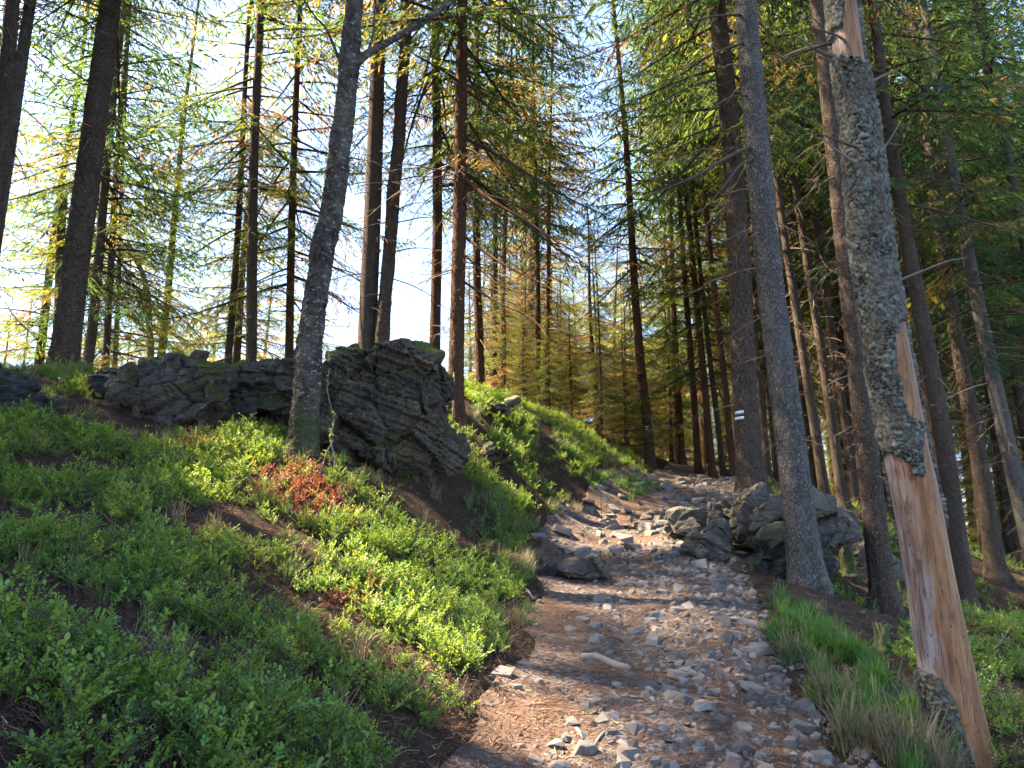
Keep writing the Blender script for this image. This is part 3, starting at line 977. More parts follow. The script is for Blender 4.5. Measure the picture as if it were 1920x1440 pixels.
FINE = [branch_template(100 + i, 2.4, True, d, h) for i, (d, h) in enumerate([(0.28, 0.15), (0.38, 0.25), (0.20, 0.18), (0.45, 0.32), (0.32, 0.48)])]
COARSE = [branch_template(120 + i, 2.4, False, d, 0.2) for i, d in enumerate((0.15, 0.25, 0.3))]

def rot_z(V, a):
    c, s = math.cos(a), math.sin(a)
    return np.stack((V[:, 0] * c - V[:, 1] * s, V[:, 0] * s + V[:, 1] * c, V[:, 2]), 1)

class Spruce:
    def __init__(self, seed, H=24.0, r0=0.20, crown0=6.0, fine_to=9.5, lmax=2.9, per=4, gap=0.5, dead=(1.2, 7.5, 70), dead_len=0.9, brown=0.10, fine0=0.7, mean=0.36):
        r = np.random.default_rng(seed)
        self.seed, self.H, self.r0 = seed, H, r0
        self.ph = r.uniform(0, 6.28, 4)
        # live branches
        WV, WQ, WB, NV, NQ, NB, NT, WT = [], [], [], [], [], [], [], []
        wo = no = 0
        self.centres = []
        bi = 0
        z = crown0
        while z < H - 0.3:
            u = (z - crown0) / (H - crown0)
            dens = 1.0 if u > 0.12 else 0.55
            k = max(1, int(round(per * dens + r.uniform(-1, 1))))
            a0 = r.uniform(0, 6.28)
            for j in range(k):
                L = lmax * (1 - u) ** 0.75 * r.uniform(0.7, 1.12) + 0.25
                if u < 0.1: L *= r.uniform(0.6, 1.0)
                fine = z < fine_to
                tpl = FINE[r.integers(len(FINE))] if fine else COARSE[r.integers(len(COARSE))]
                sc = L / 2.4
                az = a0 + j * 6.283 / k + r.normal(0, 0.25)
                zz = z + r.normal(0, 0.14)
                c = self.centre(zz)
                R = self.radius(zz) * 0.3
                tilt = r.normal(0.12 * (1 - u), 0.12) - 0.30 * u          # lower boughs hang, upper ones lift
                cs, sn = math.cos(tilt), math.sin(tilt)
                def place(V):
                    V = V * np.array((sc, sc, sc))
                    V = np.stack((V[:, 0] * cs + V[:, 2] * sn, V[:, 1], -V[:, 0] * sn + V[:, 2] * cs), 1)
                    V = V + np.array((R, 0, 0))
                    V = rot_z(V, az)
                    return V + np.array((c[0], c[1], zz))
                wv, wq, nv, nq = tpl
                WV.append(place(wv)); WQ.append(wq + wo); wo += len(wv)
                NV.append(place(nv)); NQ.append(nq + no); no += len(nv)
                WB.append(np.full(len(wq), bi)); NB.append(np.full(len(nq), bi))
                t = float(np.clip(r.normal(mean, 0.17), 0, 0.78))
                if r.random() < brown * (1.6 if u < 0.3 else 0.4): t = r.uniform(0.85, 1.0)
                NT.append(np.repeat(np.clip(t + r.normal(0, 0.07, len(nq)), 0, 1), 4)); WT.append(np.full(len(wv), r.uniform(0.0, 0.35)))
                mx = place(np.array([[1.3, 0, -0.35], [0.5, 0, -0.1], [2.1, 0, -0.6]]))
                self.centres.append(mx)
                bi += 1
            z += gap * r.uniform(0.8, 1.2) * (1.0 if z < fine_to else 1.5)
        self.W = (np.concatenate(WV), np.concatenate(WQ), np.concatenate(WB), np.concatenate(WT))
        self.N = (np.concatenate(NV), np.concatenate(NQ), np.concatenate(NB), np.concatenate(NT))
        self.centres = np.array(self.centres)
        self.crown_me = self.crown_mesh(None)
        # dead branches on the bare lower stem
        z0, z1, cnt = dead
        n = cnt
        zz = r.uniform(z0, z1, n); az = r.uniform(0, 6.283, n)
        L = dead_len * (0.25 + 0.9 * (zz - z0) / (z1 - z0)) * r.uniform(0.3, 1.4, n)
        el = r.normal(-0.22, 0.22, n)
        k = 5
        t = np.linspace(0, 1, k)
        h = np.stack((np.cos(az), np.sin(az), np.zeros(n)), 1)
        C = np.stack([self.centre(q) for q in zz]); C[:, 2] = zz
        b = C + h * np.array([self.radius(q) for q in zz])[:, None] * 0.4
        side = np.stack((-np.sin(az), np.cos(az), np.zeros(n)), 1) * r.normal(0, 0.2, n)[:, None]
        D = h * np.cos(el)[:, None] + np.array((0, 0, 1.0)) * np.sin(el)[:, None]
        P = b[:, None] + D[:, None] * (L[:, None] * t)[..., None] + (side[:, None] - np.array((0, 0, 0.22))) * (L[:, None] * t ** 2)[..., None]
        P = P + r.normal(0, 0.012, P.shape) * t[None, :, None]
        v1, q1 = tubes(P, (0.005 + 0.007 * L)[:, None] * np.linspace(1, 0.3, k)[None], 4)
        tints = [np.repeat(r.random(n), k * 4)]
        B2, D2, L2 = [], [], []
        for i in range(n):
            c = r.integers(2, 6) + int(L[i] * 3)
            f = r.uniform(0.25, 1, c)
            p = np.stack([np.interp(f, t, P[i][:, a]) for a in range(3)], 1)
            B2.append(p); D2.append(unit(D[i] + r.normal(0, 0.55, (c, 3)) + np.array((0, 0, -0.25)))); L2.append(L[i] * r.uniform(0.15, 0.45, c))
        B2 = np.concatenate(B2); D2 = np.concatenate(D2); L2 = np.concatenate(L2)
        t3 = np.linspace(0, 1, 3)
        P2 = B2[:, None] + D2[:, None] * (L2[:, None] * t3)[..., None] + np.array((0, 0, -0.2)) * (L2[:, None] * t3 ** 2)[..., None]
        v2, q2 = tubes(P2, np.full((len(B2), 1), 0.0042) * np.array((1, 0.8, 0.4))[None], 3)
        tints.append(np.repeat(r.random(len(B2)), 9))
        self.dead_me = make_mesh('dead_branch', np.concatenate((v1, v2)), [q1, q2 + len(v1)], M_TWIG, True, {'tint': np.concatenate(tints)})
        self.trunk_me = self.trunk_mesh(22, 0.16, 0.0, M_BARK)

    def centre(self, z):
        a = 0.05 * min(1, z / 3.0)
        return np.array((a * math.sin(z * 0.55 + self.ph[0]) - a * math.sin(self.ph[0]), a * math.sin(z * 0.4 + self.ph[1]) - a * math.sin(self.ph[1]), 0.0))

    def radius(self, z):
        return self.r0 * max(0.03, (1 - z / self.H)) ** 0.75

    def trunk_mesh(self, sides, step, bark, mat, fine_to=0.0):
        zs = [-0.6, -0.3]
        z = 0.0
        while z < self.H:
            zs.append(z)
            z += (0.05 if z < 0.6 else step) if z >= fine_to else 0.035
        zs.append(self.H)
        zs = np.array(zs)
        th = np.linspace(0, 2 * np.pi, sides, endpoint=False)
        C = np.array([self.centre(max(q, 0)) for q in zs])
        R = np.array([self.radius(max(q, 0)) for q in zs])
        zc = np.maximum(zs, 0)
        fl = np.exp(-zc / 0.22)[:, None] * (0.42 + 0.38 * np.maximum(0, np.sin(4 * th[None] + self.ph[2])) + 0.15 * np.sin(7 * th[None] + self.ph[3]))
        rr = R[:, None] * (1 + fl)
        X = np.cos(th)[None] * rr; Yy = np.sin(th)[None] * rr
        Z = np.broadcast_to(zs[:, None], X.shape)
        pts = np.stack((X.ravel(), Yy.ravel(), Z.ravel()), 1)
        lump = 1 + 0.05 * fbm(pts * np.array((3.2, 3.2, 1.1)), 3, self.seed)
        if bark > 0:
            low = pts[:, 2] < fine_to + 0.1
            q = pts[low] * np.array((44, 44, 27.0))
            q = q + 0.8 * np.stack((vnoise(q * 0.5, 3), vnoise(q * 0.5, 4), vnoise(q * 0.5, 5)), 1)
            f1, f2, cid, _ = worley(q, 7)
            edge = np.clip((f2 - f1) / 0.28, 0, 1)
            disp = np.zeros(len(pts))
            disp[low] = bark * (edge * (0.55 + 0.75 * cid) - 0.6) + bark * 0.6 * fbm(q * 0.35, 3, 9)
            lump = lump + disp / np.maximum(np.hypot(pts[:, 0], pts[:, 1]), 0.02)
        pts[:, :2] *= lump[:, None]
        pts[:, :2] += np.repeat(C[:, :2], sides, 0)
        return make_mesh('trunk', pts, grid_faces(len(zs), sides, True), mat)

    def crown_mesh(self, drop):
        wv, wq, wb, wt = self.W
        nv, nq, nb, nt = self.N
        if drop is not None:
            wq = wq[~np.isin(wb, drop)]; nq = nq[~np.isin(nb, drop)]
        V = np.concatenate((wv, nv)); Q = np.concatenate((wq, nq + len(wv)))
        used = np.zeros(len(V), bool); used[Q.ravel()] = True
        remap = np.cumsum(used) - 1
        me = make_mesh('crown', V[used], remap[Q], M_TWIG, False, {'tint': np.concatenate((wt, nt))[used]})
        me.materials.append(M_NEEDLE)
        mi = np.concatenate((np.zeros(len(wq), np.int32), np.ones(len(nq), np.int32)))
        me.polygons.foreach_set('material_index', mi)
        return me

TALL = [Spruce(1, crown0=8.4, per=5, gap=0.5, fine_to=10.2, dead=(1.3, 9.5, 80), brown=0.05, mean=0.34), Spruce(2, crown0=6.2, per=4.6, gap=0.48, dead=(1.0, 7.5, 60), dead_len=1.2, brown=0.05, mean=0.36),
        Spruce(3, crown0=9.8, per=5, gap=0.5, fine_to=11, dead=(1.2, 11.0, 110), dead_len=1.0, brown=0.05, mean=0.32)]
SHADE = [Spruce(11, crown0=4.8, per=6, gap=0.36, fine_to=0, lmax=3.2, dead=(1.3, 6.5, 30)), Spruce(12, crown0=5.4, per=6, gap=0.36, fine_to=0, lmax=3.2, dead=(1.3, 6.5, 30))]  # dense coarse crowns for the unseen trees added to cast shade
LUSH = [Spruce(4, crown0=4.4, lmax=3.4, per=5.4, gap=0.5, fine_to=8.8, dead=(1.2, 5.5, 45), dead_len=1.3, brown=0.10, mean=0.36),
        Spruce(5, crown0=3.2, lmax=3.0, per=5, gap=0.46, fine_to=8.5, dead=(0.8, 4.5, 60), dead_len=1.2, brown=0.09, mean=0.46)]
THICK = [Spruce(6, H=16, r0=0.17, crown0=3.2, lmax=2.3, per=4.4, gap=0.5, fine_to=7.5, dead=(0.4, 5.5, 190), dead_len=1.7, brown=0.36, mean=0.66),
         Spruce(9, H=21, r0=0.19, crown0=6.4, lmax=2.7, per=5, gap=0.5, fine_to=9.0, dead=(0.5, 8.0, 240), dead_len=1.5, brown=0.3, mean=0.5)]
YOUNG = [Spruce(7, H=9.5, r0=0.10, crown0=0.5, lmax=2.3, per=6.5, gap=0.36, fine_to=20, dead=(0.2, 2.0, 20), dead_len=0.8, brown=0.06, mean=0.66),
         Spruce(8, H=12, r0=0.12, crown0=0.9, lmax=2.3, per=6, gap=0.42, fine_to=20, dead=(0.3, 2.5, 30), dead_len=0.8, brown=0.16, mean=0.62)]

# sunny places of the photograph: boughs in the sun's way are left out to shape the light
SUNLIT = []
def sunny(pts, rad):
    for a, b in pts:
        SUNLIT.append((hit(a, b) + np.array((0, 0, 0.15)), rad))
sunny([(450, 915), (570, 940), (620, 1060), (690, 1140), (770, 1190), (840, 1270)], 0.30)
sunny([(910, 780), (960, 800), (1010, 830), (1050, 870), (1080, 900), (1000, 790), (1060, 930)], 0.45)
sunny([(1150, 992), (1230, 985), (1060, 1108), (1160, 1105), (1330, 1000)], 0.30)
sunny([(890, 1395), (970, 1380), (955, 1330)], 0.30)
for _a, _b, _Y in ((901, 680, 17.5), (935, 650, 19.5), (1010, 700, 20), (1215, 780, 19.6), (1210, 690, 19.6), (950, 560, 19), (1100, 640, 23), (1150, 720, 23), (1050, 560, 24), (1000, 620, 22)):
    SUNLIT.append((at(_a, _b, _Y), 0.4))
SUNDIR = np.array(TO_SUN)
PRUNED = 0

def ground_under(p1, p2):
    d = p2 - p1
    p = p1.copy()
    for _ in range(12):
        z = float(ground_z(p[0], p[1])[0])
        p = p + d * ((z - p[2]) / d[2])
    return p

def spruce(kind, base, axis, scale, label, group=None, name='spruce_tree', bark='plain', hi=False, spin=None, zs=None, twig=True):
    axis = Vector(axis).normalized()
    r = random.Random(int(abs(base[0] * 991 + base[1] * 313)))
    spin = r.uniform(0, 6.283) if spin is None else spin
    q = Vector((0, 0, 1)).rotation_difference(axis) @ Matrix.Rotation(spin, 3, 'Z').to_quaternion()
    root = thing(name, base, label, 'tree', group)
    root.rotation_mode = 'QUATERNION'
    root.rotation_quaternion = q
    zs = zs or scale
    root.scale = (zs, zs, zs)
    M = Matrix.LocRotScale(Vector(base), q, Vector((zs, zs, zs)))
    tm = kind.trunk_mesh(46, 0.16, 0.013, M_BARK, hi) if hi else kind.trunk_me
    to = link('trunk', tm, root)
    to.scale = (scale / zs, scale / zs, 1)
    to.material_slots[0].link = 'OBJECT'
    to.material_slots[0].material = {'plain': M_BARK, 'red': M_BARK_RED, 'grey': M_BARK_GREY}[bark]
    A = np.array(M)
    pts = kind.centres.reshape(-1, 3) @ A[:3, :3].T + A[:3, 3]
    bad = np.zeros(len(kind.centres), bool)
    for p, rad in (SUNLIT if kind not in YOUNG else []):
        d = pts - p
        along = d @ SUNDIR
        dist = np.linalg.norm(d - along[:, None] * SUNDIR, axis=1)
        h = (along > 0.5) & (dist < rad + 0.12)
        bad |= h.reshape(-1, 3).any(1)
    global PRUNED
    PRUNED += bool(bad.any())
    link('crown', kind.crown_mesh(np.nonzero(bad)[0]) if bad.any() else kind.crown_me, root)
    if twig:
        tag(link('dead_branch', kind.dead_me, root), kind='stuff')
    return root, M

def pix_tree(kind, b, w, t, Y, label, group=None, **kw):
    """b, t: two pixels on the stem's centre line at depth Y; w: its width in pixels at b"""
    p1, p2 = at(b[0], b[1], Y), at(t[0], t[1], Y)
    base = ground_under(p1, p2)
    dia = span(w, b[1], Y)
    s = 0.8 * dia / (2 * kind.r0)
    zs = kw.pop('zs', None) or min(max(s, 0.72), 1.25)
    return spruce(kind, base, p2 - p1, s, label, group, zs=zs, **kw)
# ------------------------------------------------------------------ rocks
def rock(name, outline, Y, depth, mat, label, seed, voxel=0.022, strata=(0.25, -0.15, 1.0), layer=0.06, amp=0.05, facet=0.35, back=0.75, front=0.82, lean=0.0, cat='rock', sink=0.0, group=None):
    """outline: pixels of its silhouette at depth Y; depth: metres from front to back"""
    P = np.array([at(a, b, Y) for a, b in outline])
    cen = P.mean(0)
    bm = bmesh.new()
    rings = []
    for f, dy in ((front, -0.30 * depth), (1.0, 0.05 * depth), (0.96, 0.45 * depth), (back, 0.85 * depth)):
        ring = []
        for p in P:
            q = cen + (p - cen) * f
            ring.append(bm.verts.new((q[0] + lean * dy, Y + dy + (q[2] - cen[2]) * 0.12, q[2] - sink)))
        rings.append(ring)
    n = len(P)
    for a, b in zip(rings, rings[1:]):
        for i in range(n):
            bm.faces.new((a[i], a[(i + 1) % n], b[(i + 1) % n], b[i]))
    bm.faces.new(rings[0]); bm.faces.new(rings[-1][::-1])
    bmesh.ops.triangulate(bm, faces=[f for f in bm.faces if len(f.verts) > 4])
    bmesh.ops.recalc_face_normals(bm, faces=bm.faces[:])
    me = bpy.data.meshes.new(name)
    bm.to_mesh(me); bm.free()
    o = bpy.data.objects.new('rock_draft', me)
    COL.objects.link(o)
    m = o.modifiers.new('remesh', 'REMESH'); m.mode = 'VOXEL'; m.voxel_size = voxel
    dg = bpy.context.evaluated_depsgraph_get()
    ev = bpy.data.meshes.new_from_object(o.evaluated_get(dg))
    bpy.data.objects.remove(o); bpy.data.meshes.remove(me)
    nv = len(ev.vertices)
    V = np.zeros(nv * 3, np.float32); ev.vertices.foreach_get('co', V); V = V.reshape(-1, 3).astype(float)
    # facets: each fracture block is nudged along its own direction
    q = V / facet + seed * 3.1
    f1, f2, cid, cp = worley(q, seed)
    ang = cid * 6.283 * 7
    dirs = unit(np.stack((np.cos(ang), np.sin(ang), np.cos(ang * 3.7)), 1))
    tilt = ((q - cp) * dirs).sum(1) * facet * 0.42
    NRM = np.zeros(nv * 3, np.float32); ev.vertices.foreach_get('normal', NRM); NRM = NRM.reshape(-1, 3).astype(float)
    g1, g2, gid, _ = worley(V / (facet * 0.42) + 7.7 + seed, seed + 50)
    tilt = tilt + (gid - 0.5) * amp * 0.8 - amp * 0.9 * np.clip(1 - (f2 - f1) / 0.07, 0, 1) - amp * 0.35 * np.clip(1 - (g2 - g1) / 0.10, 0, 1)
    V1 = V + NRM * (tilt + 0.9 * amp * fbm(V * 1.7, 4, seed + 3))[:, None]
    # strata: bedding planes stick out and fall back
    sn = np.array(strata) / np.linalg.norm(strata)
    s = (V1 @ sn) / layer + 1.1 * fbm(V1 * 1.5, 3, seed + 5)
    k = np.floor(s); fr = s - k
    k0 = _hash(k.astype(np.int64), np.zeros(nv, np.int64), np.zeros(nv, np.int64), seed + 9)
    k1 = _hash((k + 1).astype(np.int64), np.zeros(nv, np.int64), np.zeros(nv, np.int64), seed + 9)
    e = np.clip((fr - 0.72) / 0.28, 0, 1)
    st = (k0 * (1 - e) + k1 * e - 0.5) * amp * 1.3 - amp * 0.7 * np.exp(-((fr - 0.86) / 0.10) ** 2)
    tang = NRM - (NRM @ sn)[:, None] * sn
    V2 = V1 + tang * st[:, None] * (0.5 + 0.5 * np.clip(fbm(V1 * 0.9, 2, seed + 8) + 0.6, 0, 1))[:, None]
    V2 = V2 + NRM * (0.010 * fbm(V1 * 14, 3, seed + 11))[:, None]
    base = np.array((cen[0], Y + 0.2 * depth, V2[:, 2].min()))
    V2 = V2 - base
    ev.vertices.foreach_set('co', np.ascontiguousarray(V2, np.float32).ravel())
    ev.polygons.foreach_set('use_smooth', np.zeros(len(ev.polygons), bool))
    ev.materials.clear(); ev.materials.append(mat)
    ev.update(); ev.name = name
    ro = link(name, ev, None, base)
    return tag(ro, label, cat, group)

rock('rock_outcrop', [(596, 700), (612, 672), (660, 660), (712, 648), (760, 642), (792, 640), (812, 662), (842, 682), (836, 704), (815, 722), (822, 760), (842, 790), (858, 850), (850, 895), (760, 905), (680, 890), (622, 860), (590, 800)],
     8.6, 1.5, M_ROCK, 'large layered mossy outcrop with overhanging lip beside the crooked deciduous trunk', 3, 0.021, (0.42, 0.1, 1.0), 0.06, 0.062, 0.42)
rock('rock_outcrop', [(225, 745), (250, 700), (300, 690), (345, 668), (385, 664), (412, 688), (432, 720), (438, 780), (405, 815), (330, 810), (262, 790), (232, 770)],
     8.55, 1.3, M_ROCK, 'peaked mossy boulder split into slanting slabs on the ridge', 5, 0.022, (-0.75, 0.1, 1.0), 0.10, 0.07, 0.5)
rock('rock_outcrop', [(432, 705), (455, 690), (500, 684), (548, 682), (604, 676), (606, 780), (560, 800), (490, 790), (438, 780)],
     9.5, 1.2, M_ROCK, 'low dark ledge of mossy rock behind the crooked deciduous trunk', 8, 0.028, (0.1, 0.1, 1.0), 0.09, 0.07, 0.4)
rock('rock_outcrop', [(-60, 720), (-30, 702), (30, 706), (60, 726), (62, 775), (30, 790), (-60, 795)],
     7.3, 0.9, M_ROCK_DARK, 'dark blocky mossy rock on the bilberry ridge apart from the others', 9, 0.025, (0.05, 0.1, 1.0), 0.08, 0.05, 0.4)
rock('rock_outcrop', [(176, 712), (198, 692), (232, 694), (246, 720), (240, 752), (190, 748)],
     8.7, 0.6, M_ROCK_DARK, 'small rounded moss and grass covered rock against the peaked boulder', 10, 0.025, (0.1, 0.1, 1.0), 0.07, 0.03, 0.3)
rock('flat_stone', [(918, 760), (940, 754), (972, 746), (968, 752), (950, 762), (952, 772), (930, 774)],
     12.4, 0.35, M_ROCK_GREY, 'tilted flat stone slab sticking up on the sunlit bank', 12, 0.014, (-0.3, 0.1, 1.0), 0.05, 0.01, 0.3, cat='stone')
rock('embedded_rock', [(902, 850), (915, 836), (940, 838), (958, 848), (930, 860), (900, 874)],
     10.6, 0.5, M_ROCK, 'rock with a reddish underside stuck in the shaded bank', 13, 0.02, (0.3, 0.1, 1.0), 0.06, 0.03, 0.3)
rock('boulder', [(1366, 1000), (1376, 968), (1398, 942), (1432, 930), (1480, 932), (1545, 948), (1590, 975), (1596, 1000), (1570, 1030), (1520, 1060), (1440, 1035), (1372, 1035)],
     8.6, 1.3, M_ROCK_GREY, 'big pale grey boulder resting between the trail and the forest slope', 21, 0.022, (0.12, 0.3, 1.0), 0.14, 0.05, 0.5)
rock('boulder', [(1390, 1060), (1400, 1036), (1440, 1012), (1500, 998), (1545, 1010), (1550, 1080), (1480, 1105), (1400, 1098)],
     7.7, 0.8, M_ROCK_DARK, 'dark lichen flecked boulder wedged under the big pale one', 22, 0.022, (0.5, 0.1, 1.0), 0.2, 0.03, 0.5)
rock('boulder', [(1286, 1032), (1310, 1000), (1340, 975), (1362, 978), (1374, 1010), (1366, 1040), (1340, 1056), (1300, 1046)],
     8.3, 0.5, M_ROCK_GREY, 'tan triangular stone leaning against the big pale boulder', 23, 0.014, (0.8, 0.1, 1.0), 0.12, 0.03, 0.35)
rock('boulder', [(1246, 990), (1262, 962), (1290, 950), (1330, 952), (1345, 972), (1330, 1000), (1260, 1004)],
     9.6, 0.8, M_ROCK_GREY, 'low grey boulder bulging out of the trail surface', 24, 0.02, (0.1, 0.2, 1.0), 0.2, 0.025, 0.5)
rock('boulder', [(1334, 972), (1345, 958), (1362, 962), (1372, 952), (1380, 962), (1374, 985), (1340, 990)],
     8.9, 0.35, M_ROCK_GREY, 'small cracked block sitting on top of the tan triangular stone', 25, 0.016, (0.7, 0.1, 1.0), 0.08, 0.03, 0.2)
rock('boulder', [(1585, 1040), (1600, 1018), (1640, 1030), (1690, 1060), (1690, 1100), (1600, 1095)],
     10.2, 0.9, M_ROCK_GREY, 'flat slanting slab lying on the forest slope by the mossy stump', 26, 0.03, (-0.3, 0.1, 1.0), 0.15, 0.03, 0.5)
rock('boulder', [(1048, 1084), (1054, 1068), (1086, 1046), (1108, 1038), (1122, 1044), (1134, 1066), (1128, 1086), (1090, 1090)],
     7.55, 0.35, M_ROCK_GREY, 'lone tilted grey boulder on the trail below the bank', 27, 0.011, (0.7, 0.1, 1.0), 0.1, 0.015, 0.3)
rock('boulder', [(1014, 1078), (1022, 1064), (1044, 1058), (1054, 1072), (1042, 1086), (1018, 1086)],
     7.6, 0.2, M_ROCK_DARK, 'small dark stone beside the lone tilted boulder', 28, 0.011, (0.2, 0.1, 1.0), 0.08, 0.012, 0.2)

# ------------------------------------------------------------------ hand-shaped stems
def limb(pts, radii, sides, step, seed, bark=0.006, scale=(30, 30, 14.0), lump=0.06, rough_fold=0.0, flare=0.0):
    """closed-surface stem through pts with bark relief; returns world verts, quads, attr arrays"""
    pts = np.asarray(pts, float)
    ln = np.concatenate(([0], np.cumsum(np.linalg.norm(np.diff(pts, axis=0), axis=1))))
    m = max(6, int(ln[-1] / step))
    C = smoothline(pts, m)
    tt = np.linspace(0, len(pts) - 1, m)
    R = np.interp(tt, np.arange(len(pts)), radii)
    T = unit(np.gradient(C, axis=0))
    e0 = unit(np.cross(T, np.array((0.0, 1.0, 0.05))))
    e1 = np.cross(e0, T)
    th = np.linspace(0, 2 * np.pi, sides, endpoint=False)
    h = np.linspace(0, ln[-1], m)
    rr = np.broadcast_to(R[:, None], (m, sides)).copy()
    if flare:
        rr *= 1 + flare * np.exp(-h / 0.16)[:, None] * (0.7 + 0.6 * np.maximum(0, np.sin(3 * th[None] + seed)))
    cyl = np.stack((np.cos(th)[None] * rr, np.sin(th)[None] * rr, np.broadcast_to(h[:, None], rr.shape)), -1).reshape(-1, 3)
    d = lump * R.mean() * fbm(cyl * np.array((6, 6, 2.0)), 3, seed)
    if bark > 0:
        q = cyl * np.array(scale)
        q = q + 0.7 * np.stack((vnoise(q * .6, 3), vnoise(q * .6, 4), vnoise(q * .6, 5)), 1)
        f1, f2, cid, _ = worley(q, seed)
        d = d + bark * (np.clip((f2 - f1) / 0.3, 0, 1) * (0.5 + 0.8 * cid) - 0.6)
    rr = rr + d.reshape(rr.shape)
    V = C[:, None] + rr[..., None] * (np.cos(th)[None, :, None] * e0[:, None] + np.sin(th)[None, :, None] * e1[:, None])
    return V.reshape(-1, 3), grid_faces(m, sides, True)

def stick(name, pts, radii, mat, parent=None, base=(0, 0, 0), seed=1, sides=8, step=0.05, bark=0.002):
    V, Q = limb(pts, radii, sides, step, seed, bark, (60, 60, 20.0), 0.15)
    me = make_mesh(name, V - np.array(base), Q, mat)
    return link(name, me, parent) if parent is not None else link(name, me, None, base)

# crooked deciduous tree by the outcrop
def mat_decid():
    N = Nodes('deciduous_bark')
    co = N.coords('Object')
    n1 = N.noise(co, 5, 6, 0.7)
    c = N.ramp(n1, [(0.34, (0.020, 0.015, 0.012)), (0.52, (0.105, 0.084, 0.068)), (0.72, (0.22, 0.19, 0.16))])
    c = N.mix(N.ramp(N.noise(N.coords('Object', (1, 1, 1.6)), 17, 5, 0.7), [(0.56, (0, 0, 0)), (0.64, (1, 1, 1))]), c, (0.34, 0.345, 0.34))
    sp = N.n('SeparateXYZ'); tc = N.n('TexCoord'); N.l(tc.outputs['Object'], sp.inputs[0])
    low = N.ramp(N.math('ADD', N.math('MULTIPLY', sp.outputs[2], 0.9), N.math('MULTIPLY', N.noise(co, 7, 5), 0.7)), [(0.45, (1, 1, 1)), (0.95, (0, 0, 0))])
    c = N.mix(N.math('MULTIPLY', low, 0.8), c, (0.075, 0.085, 0.03))
    h = N.math('ADD', N.noise(co, 40, 4, 0.7), N.math('MULTIPLY', n1, 2.0))
    return N.done(N.principled(c, 0.9, N.bump(h, 1.0, 0.03), 0.15))
M_DECID = mat_decid()
YD = 7.4
dc = [(566, 900), (568, 850), (574, 760), (578, 680), (588, 590), (604, 480), (622, 390), (638, 280), (650, 170), (660, 60), (668, -60), (672, -260), (664, -520)]
dw = [72, 60, 54, 50, 48, 45, 42, 39, 36, 34, 30, 24, 14]
dp = [at(a, b, YD) for a, b in dc]
dr = [span(w, b, YD) / 2 for w, (a, b) in zip(dw, dc)]
tb = thing('deciduous_tree', tuple(dp[1]), 'crooked deciduous tree with pale lichen spots and forked limb by the outcrop', 'tree')
V, Q = limb(dp, dr, 56, 0.018, 5, 0.013, (24, 24, 13.0), 0.30, flare=0.5)
link('trunk', make_mesh('trunk', V - dp[1], Q, M_DECID), tb)
stick('branch', [at(a, b, YD + dy) for a, b, dy in ((655, 130, 0), (690, 100, 0), (740, 72, 0.05), (800, 35, 0.1), (860, -12, 0.2), (930, -80, 0.4), (980, -190, 0.6))],
      [0.055, 0.042, 0.037, 0.033, 0.03, 0.024, 0.015], M_DECID, tb, dp[1], 7, 14, 0.02, 0.003)
stick('branch', [at(a, b, YD) for a, b in ((690, 98), (700, 60), (704, 10), (716, -60))], [0.022, 0.014, 0.011, 0.006], M_DECID, tb, dp[1], 8)
stick('branch', [at(a, b, YD) for a, b in ((650, 150), (615, 60), (590, 30), (560, -20), (520, -120))], [0.02, 0.013, 0.011, 0.009, 0.004], M_DECID, tb, dp[1], 9)
stick('branch', [at(a, b, YD + 0.1) for a, b in ((740, 74), (770, 88), (820, 84), (850, 60))], [0.014, 0.010, 0.007, 0.003], M_DECID, tb, dp[1], 10)

# bare-sided dead snag leaning over the trail's edge
YS = 4.0
sn = [(-200, 1556, 44), (-60, 1571, 55), (0, 1578, 58), (120, 1592, 62), (200, 1606, 68), (300, 1619, 72), (400, 1628, 73), (500, 1640, 76), (600, 1655, 80), (700, 1672, 85), (850, 1698, 87),
      (900, 1710, 90), (1000, 1729, 92), (1100, 1747, 95), (1200, 1763, 102), (1300, 1782, 106), (1400, 1802, 114), (1480, 1818, 122), (1540, 1830, 140)]
s_py = np.array([a for a, _, _ in sn], float)
s_c = np.array([at(b, a, YS) for a, b, _ in sn])
s_r = np.array([span(w, a, YS) / 2 for a, _, w in sn])
to_cam = unit(np.array((-s_c[10][0], -YS, 0.0)))
to_right = np.array((-to_cam[1], to_cam[0], 0.0))
if to_right[0] < 0: to_right = -to_right
def snag_grid(rows, sides):
    pyv = np.linspace(s_py[0], s_py[-1], rows)
    C = np.stack([np.interp(pyv, s_py, s_c[:, k]) for k in range(3)], 1)
    R = np.interp(pyv, s_py, s_r)
    u = np.linspace(-np.pi, np.pi, sides, endpoint=False)
    dirs = np.cos(u)[:, None] * to_cam[None] + np.sin(u)[:, None] * to_right[None]
    return pyv, C, R, u, dirs
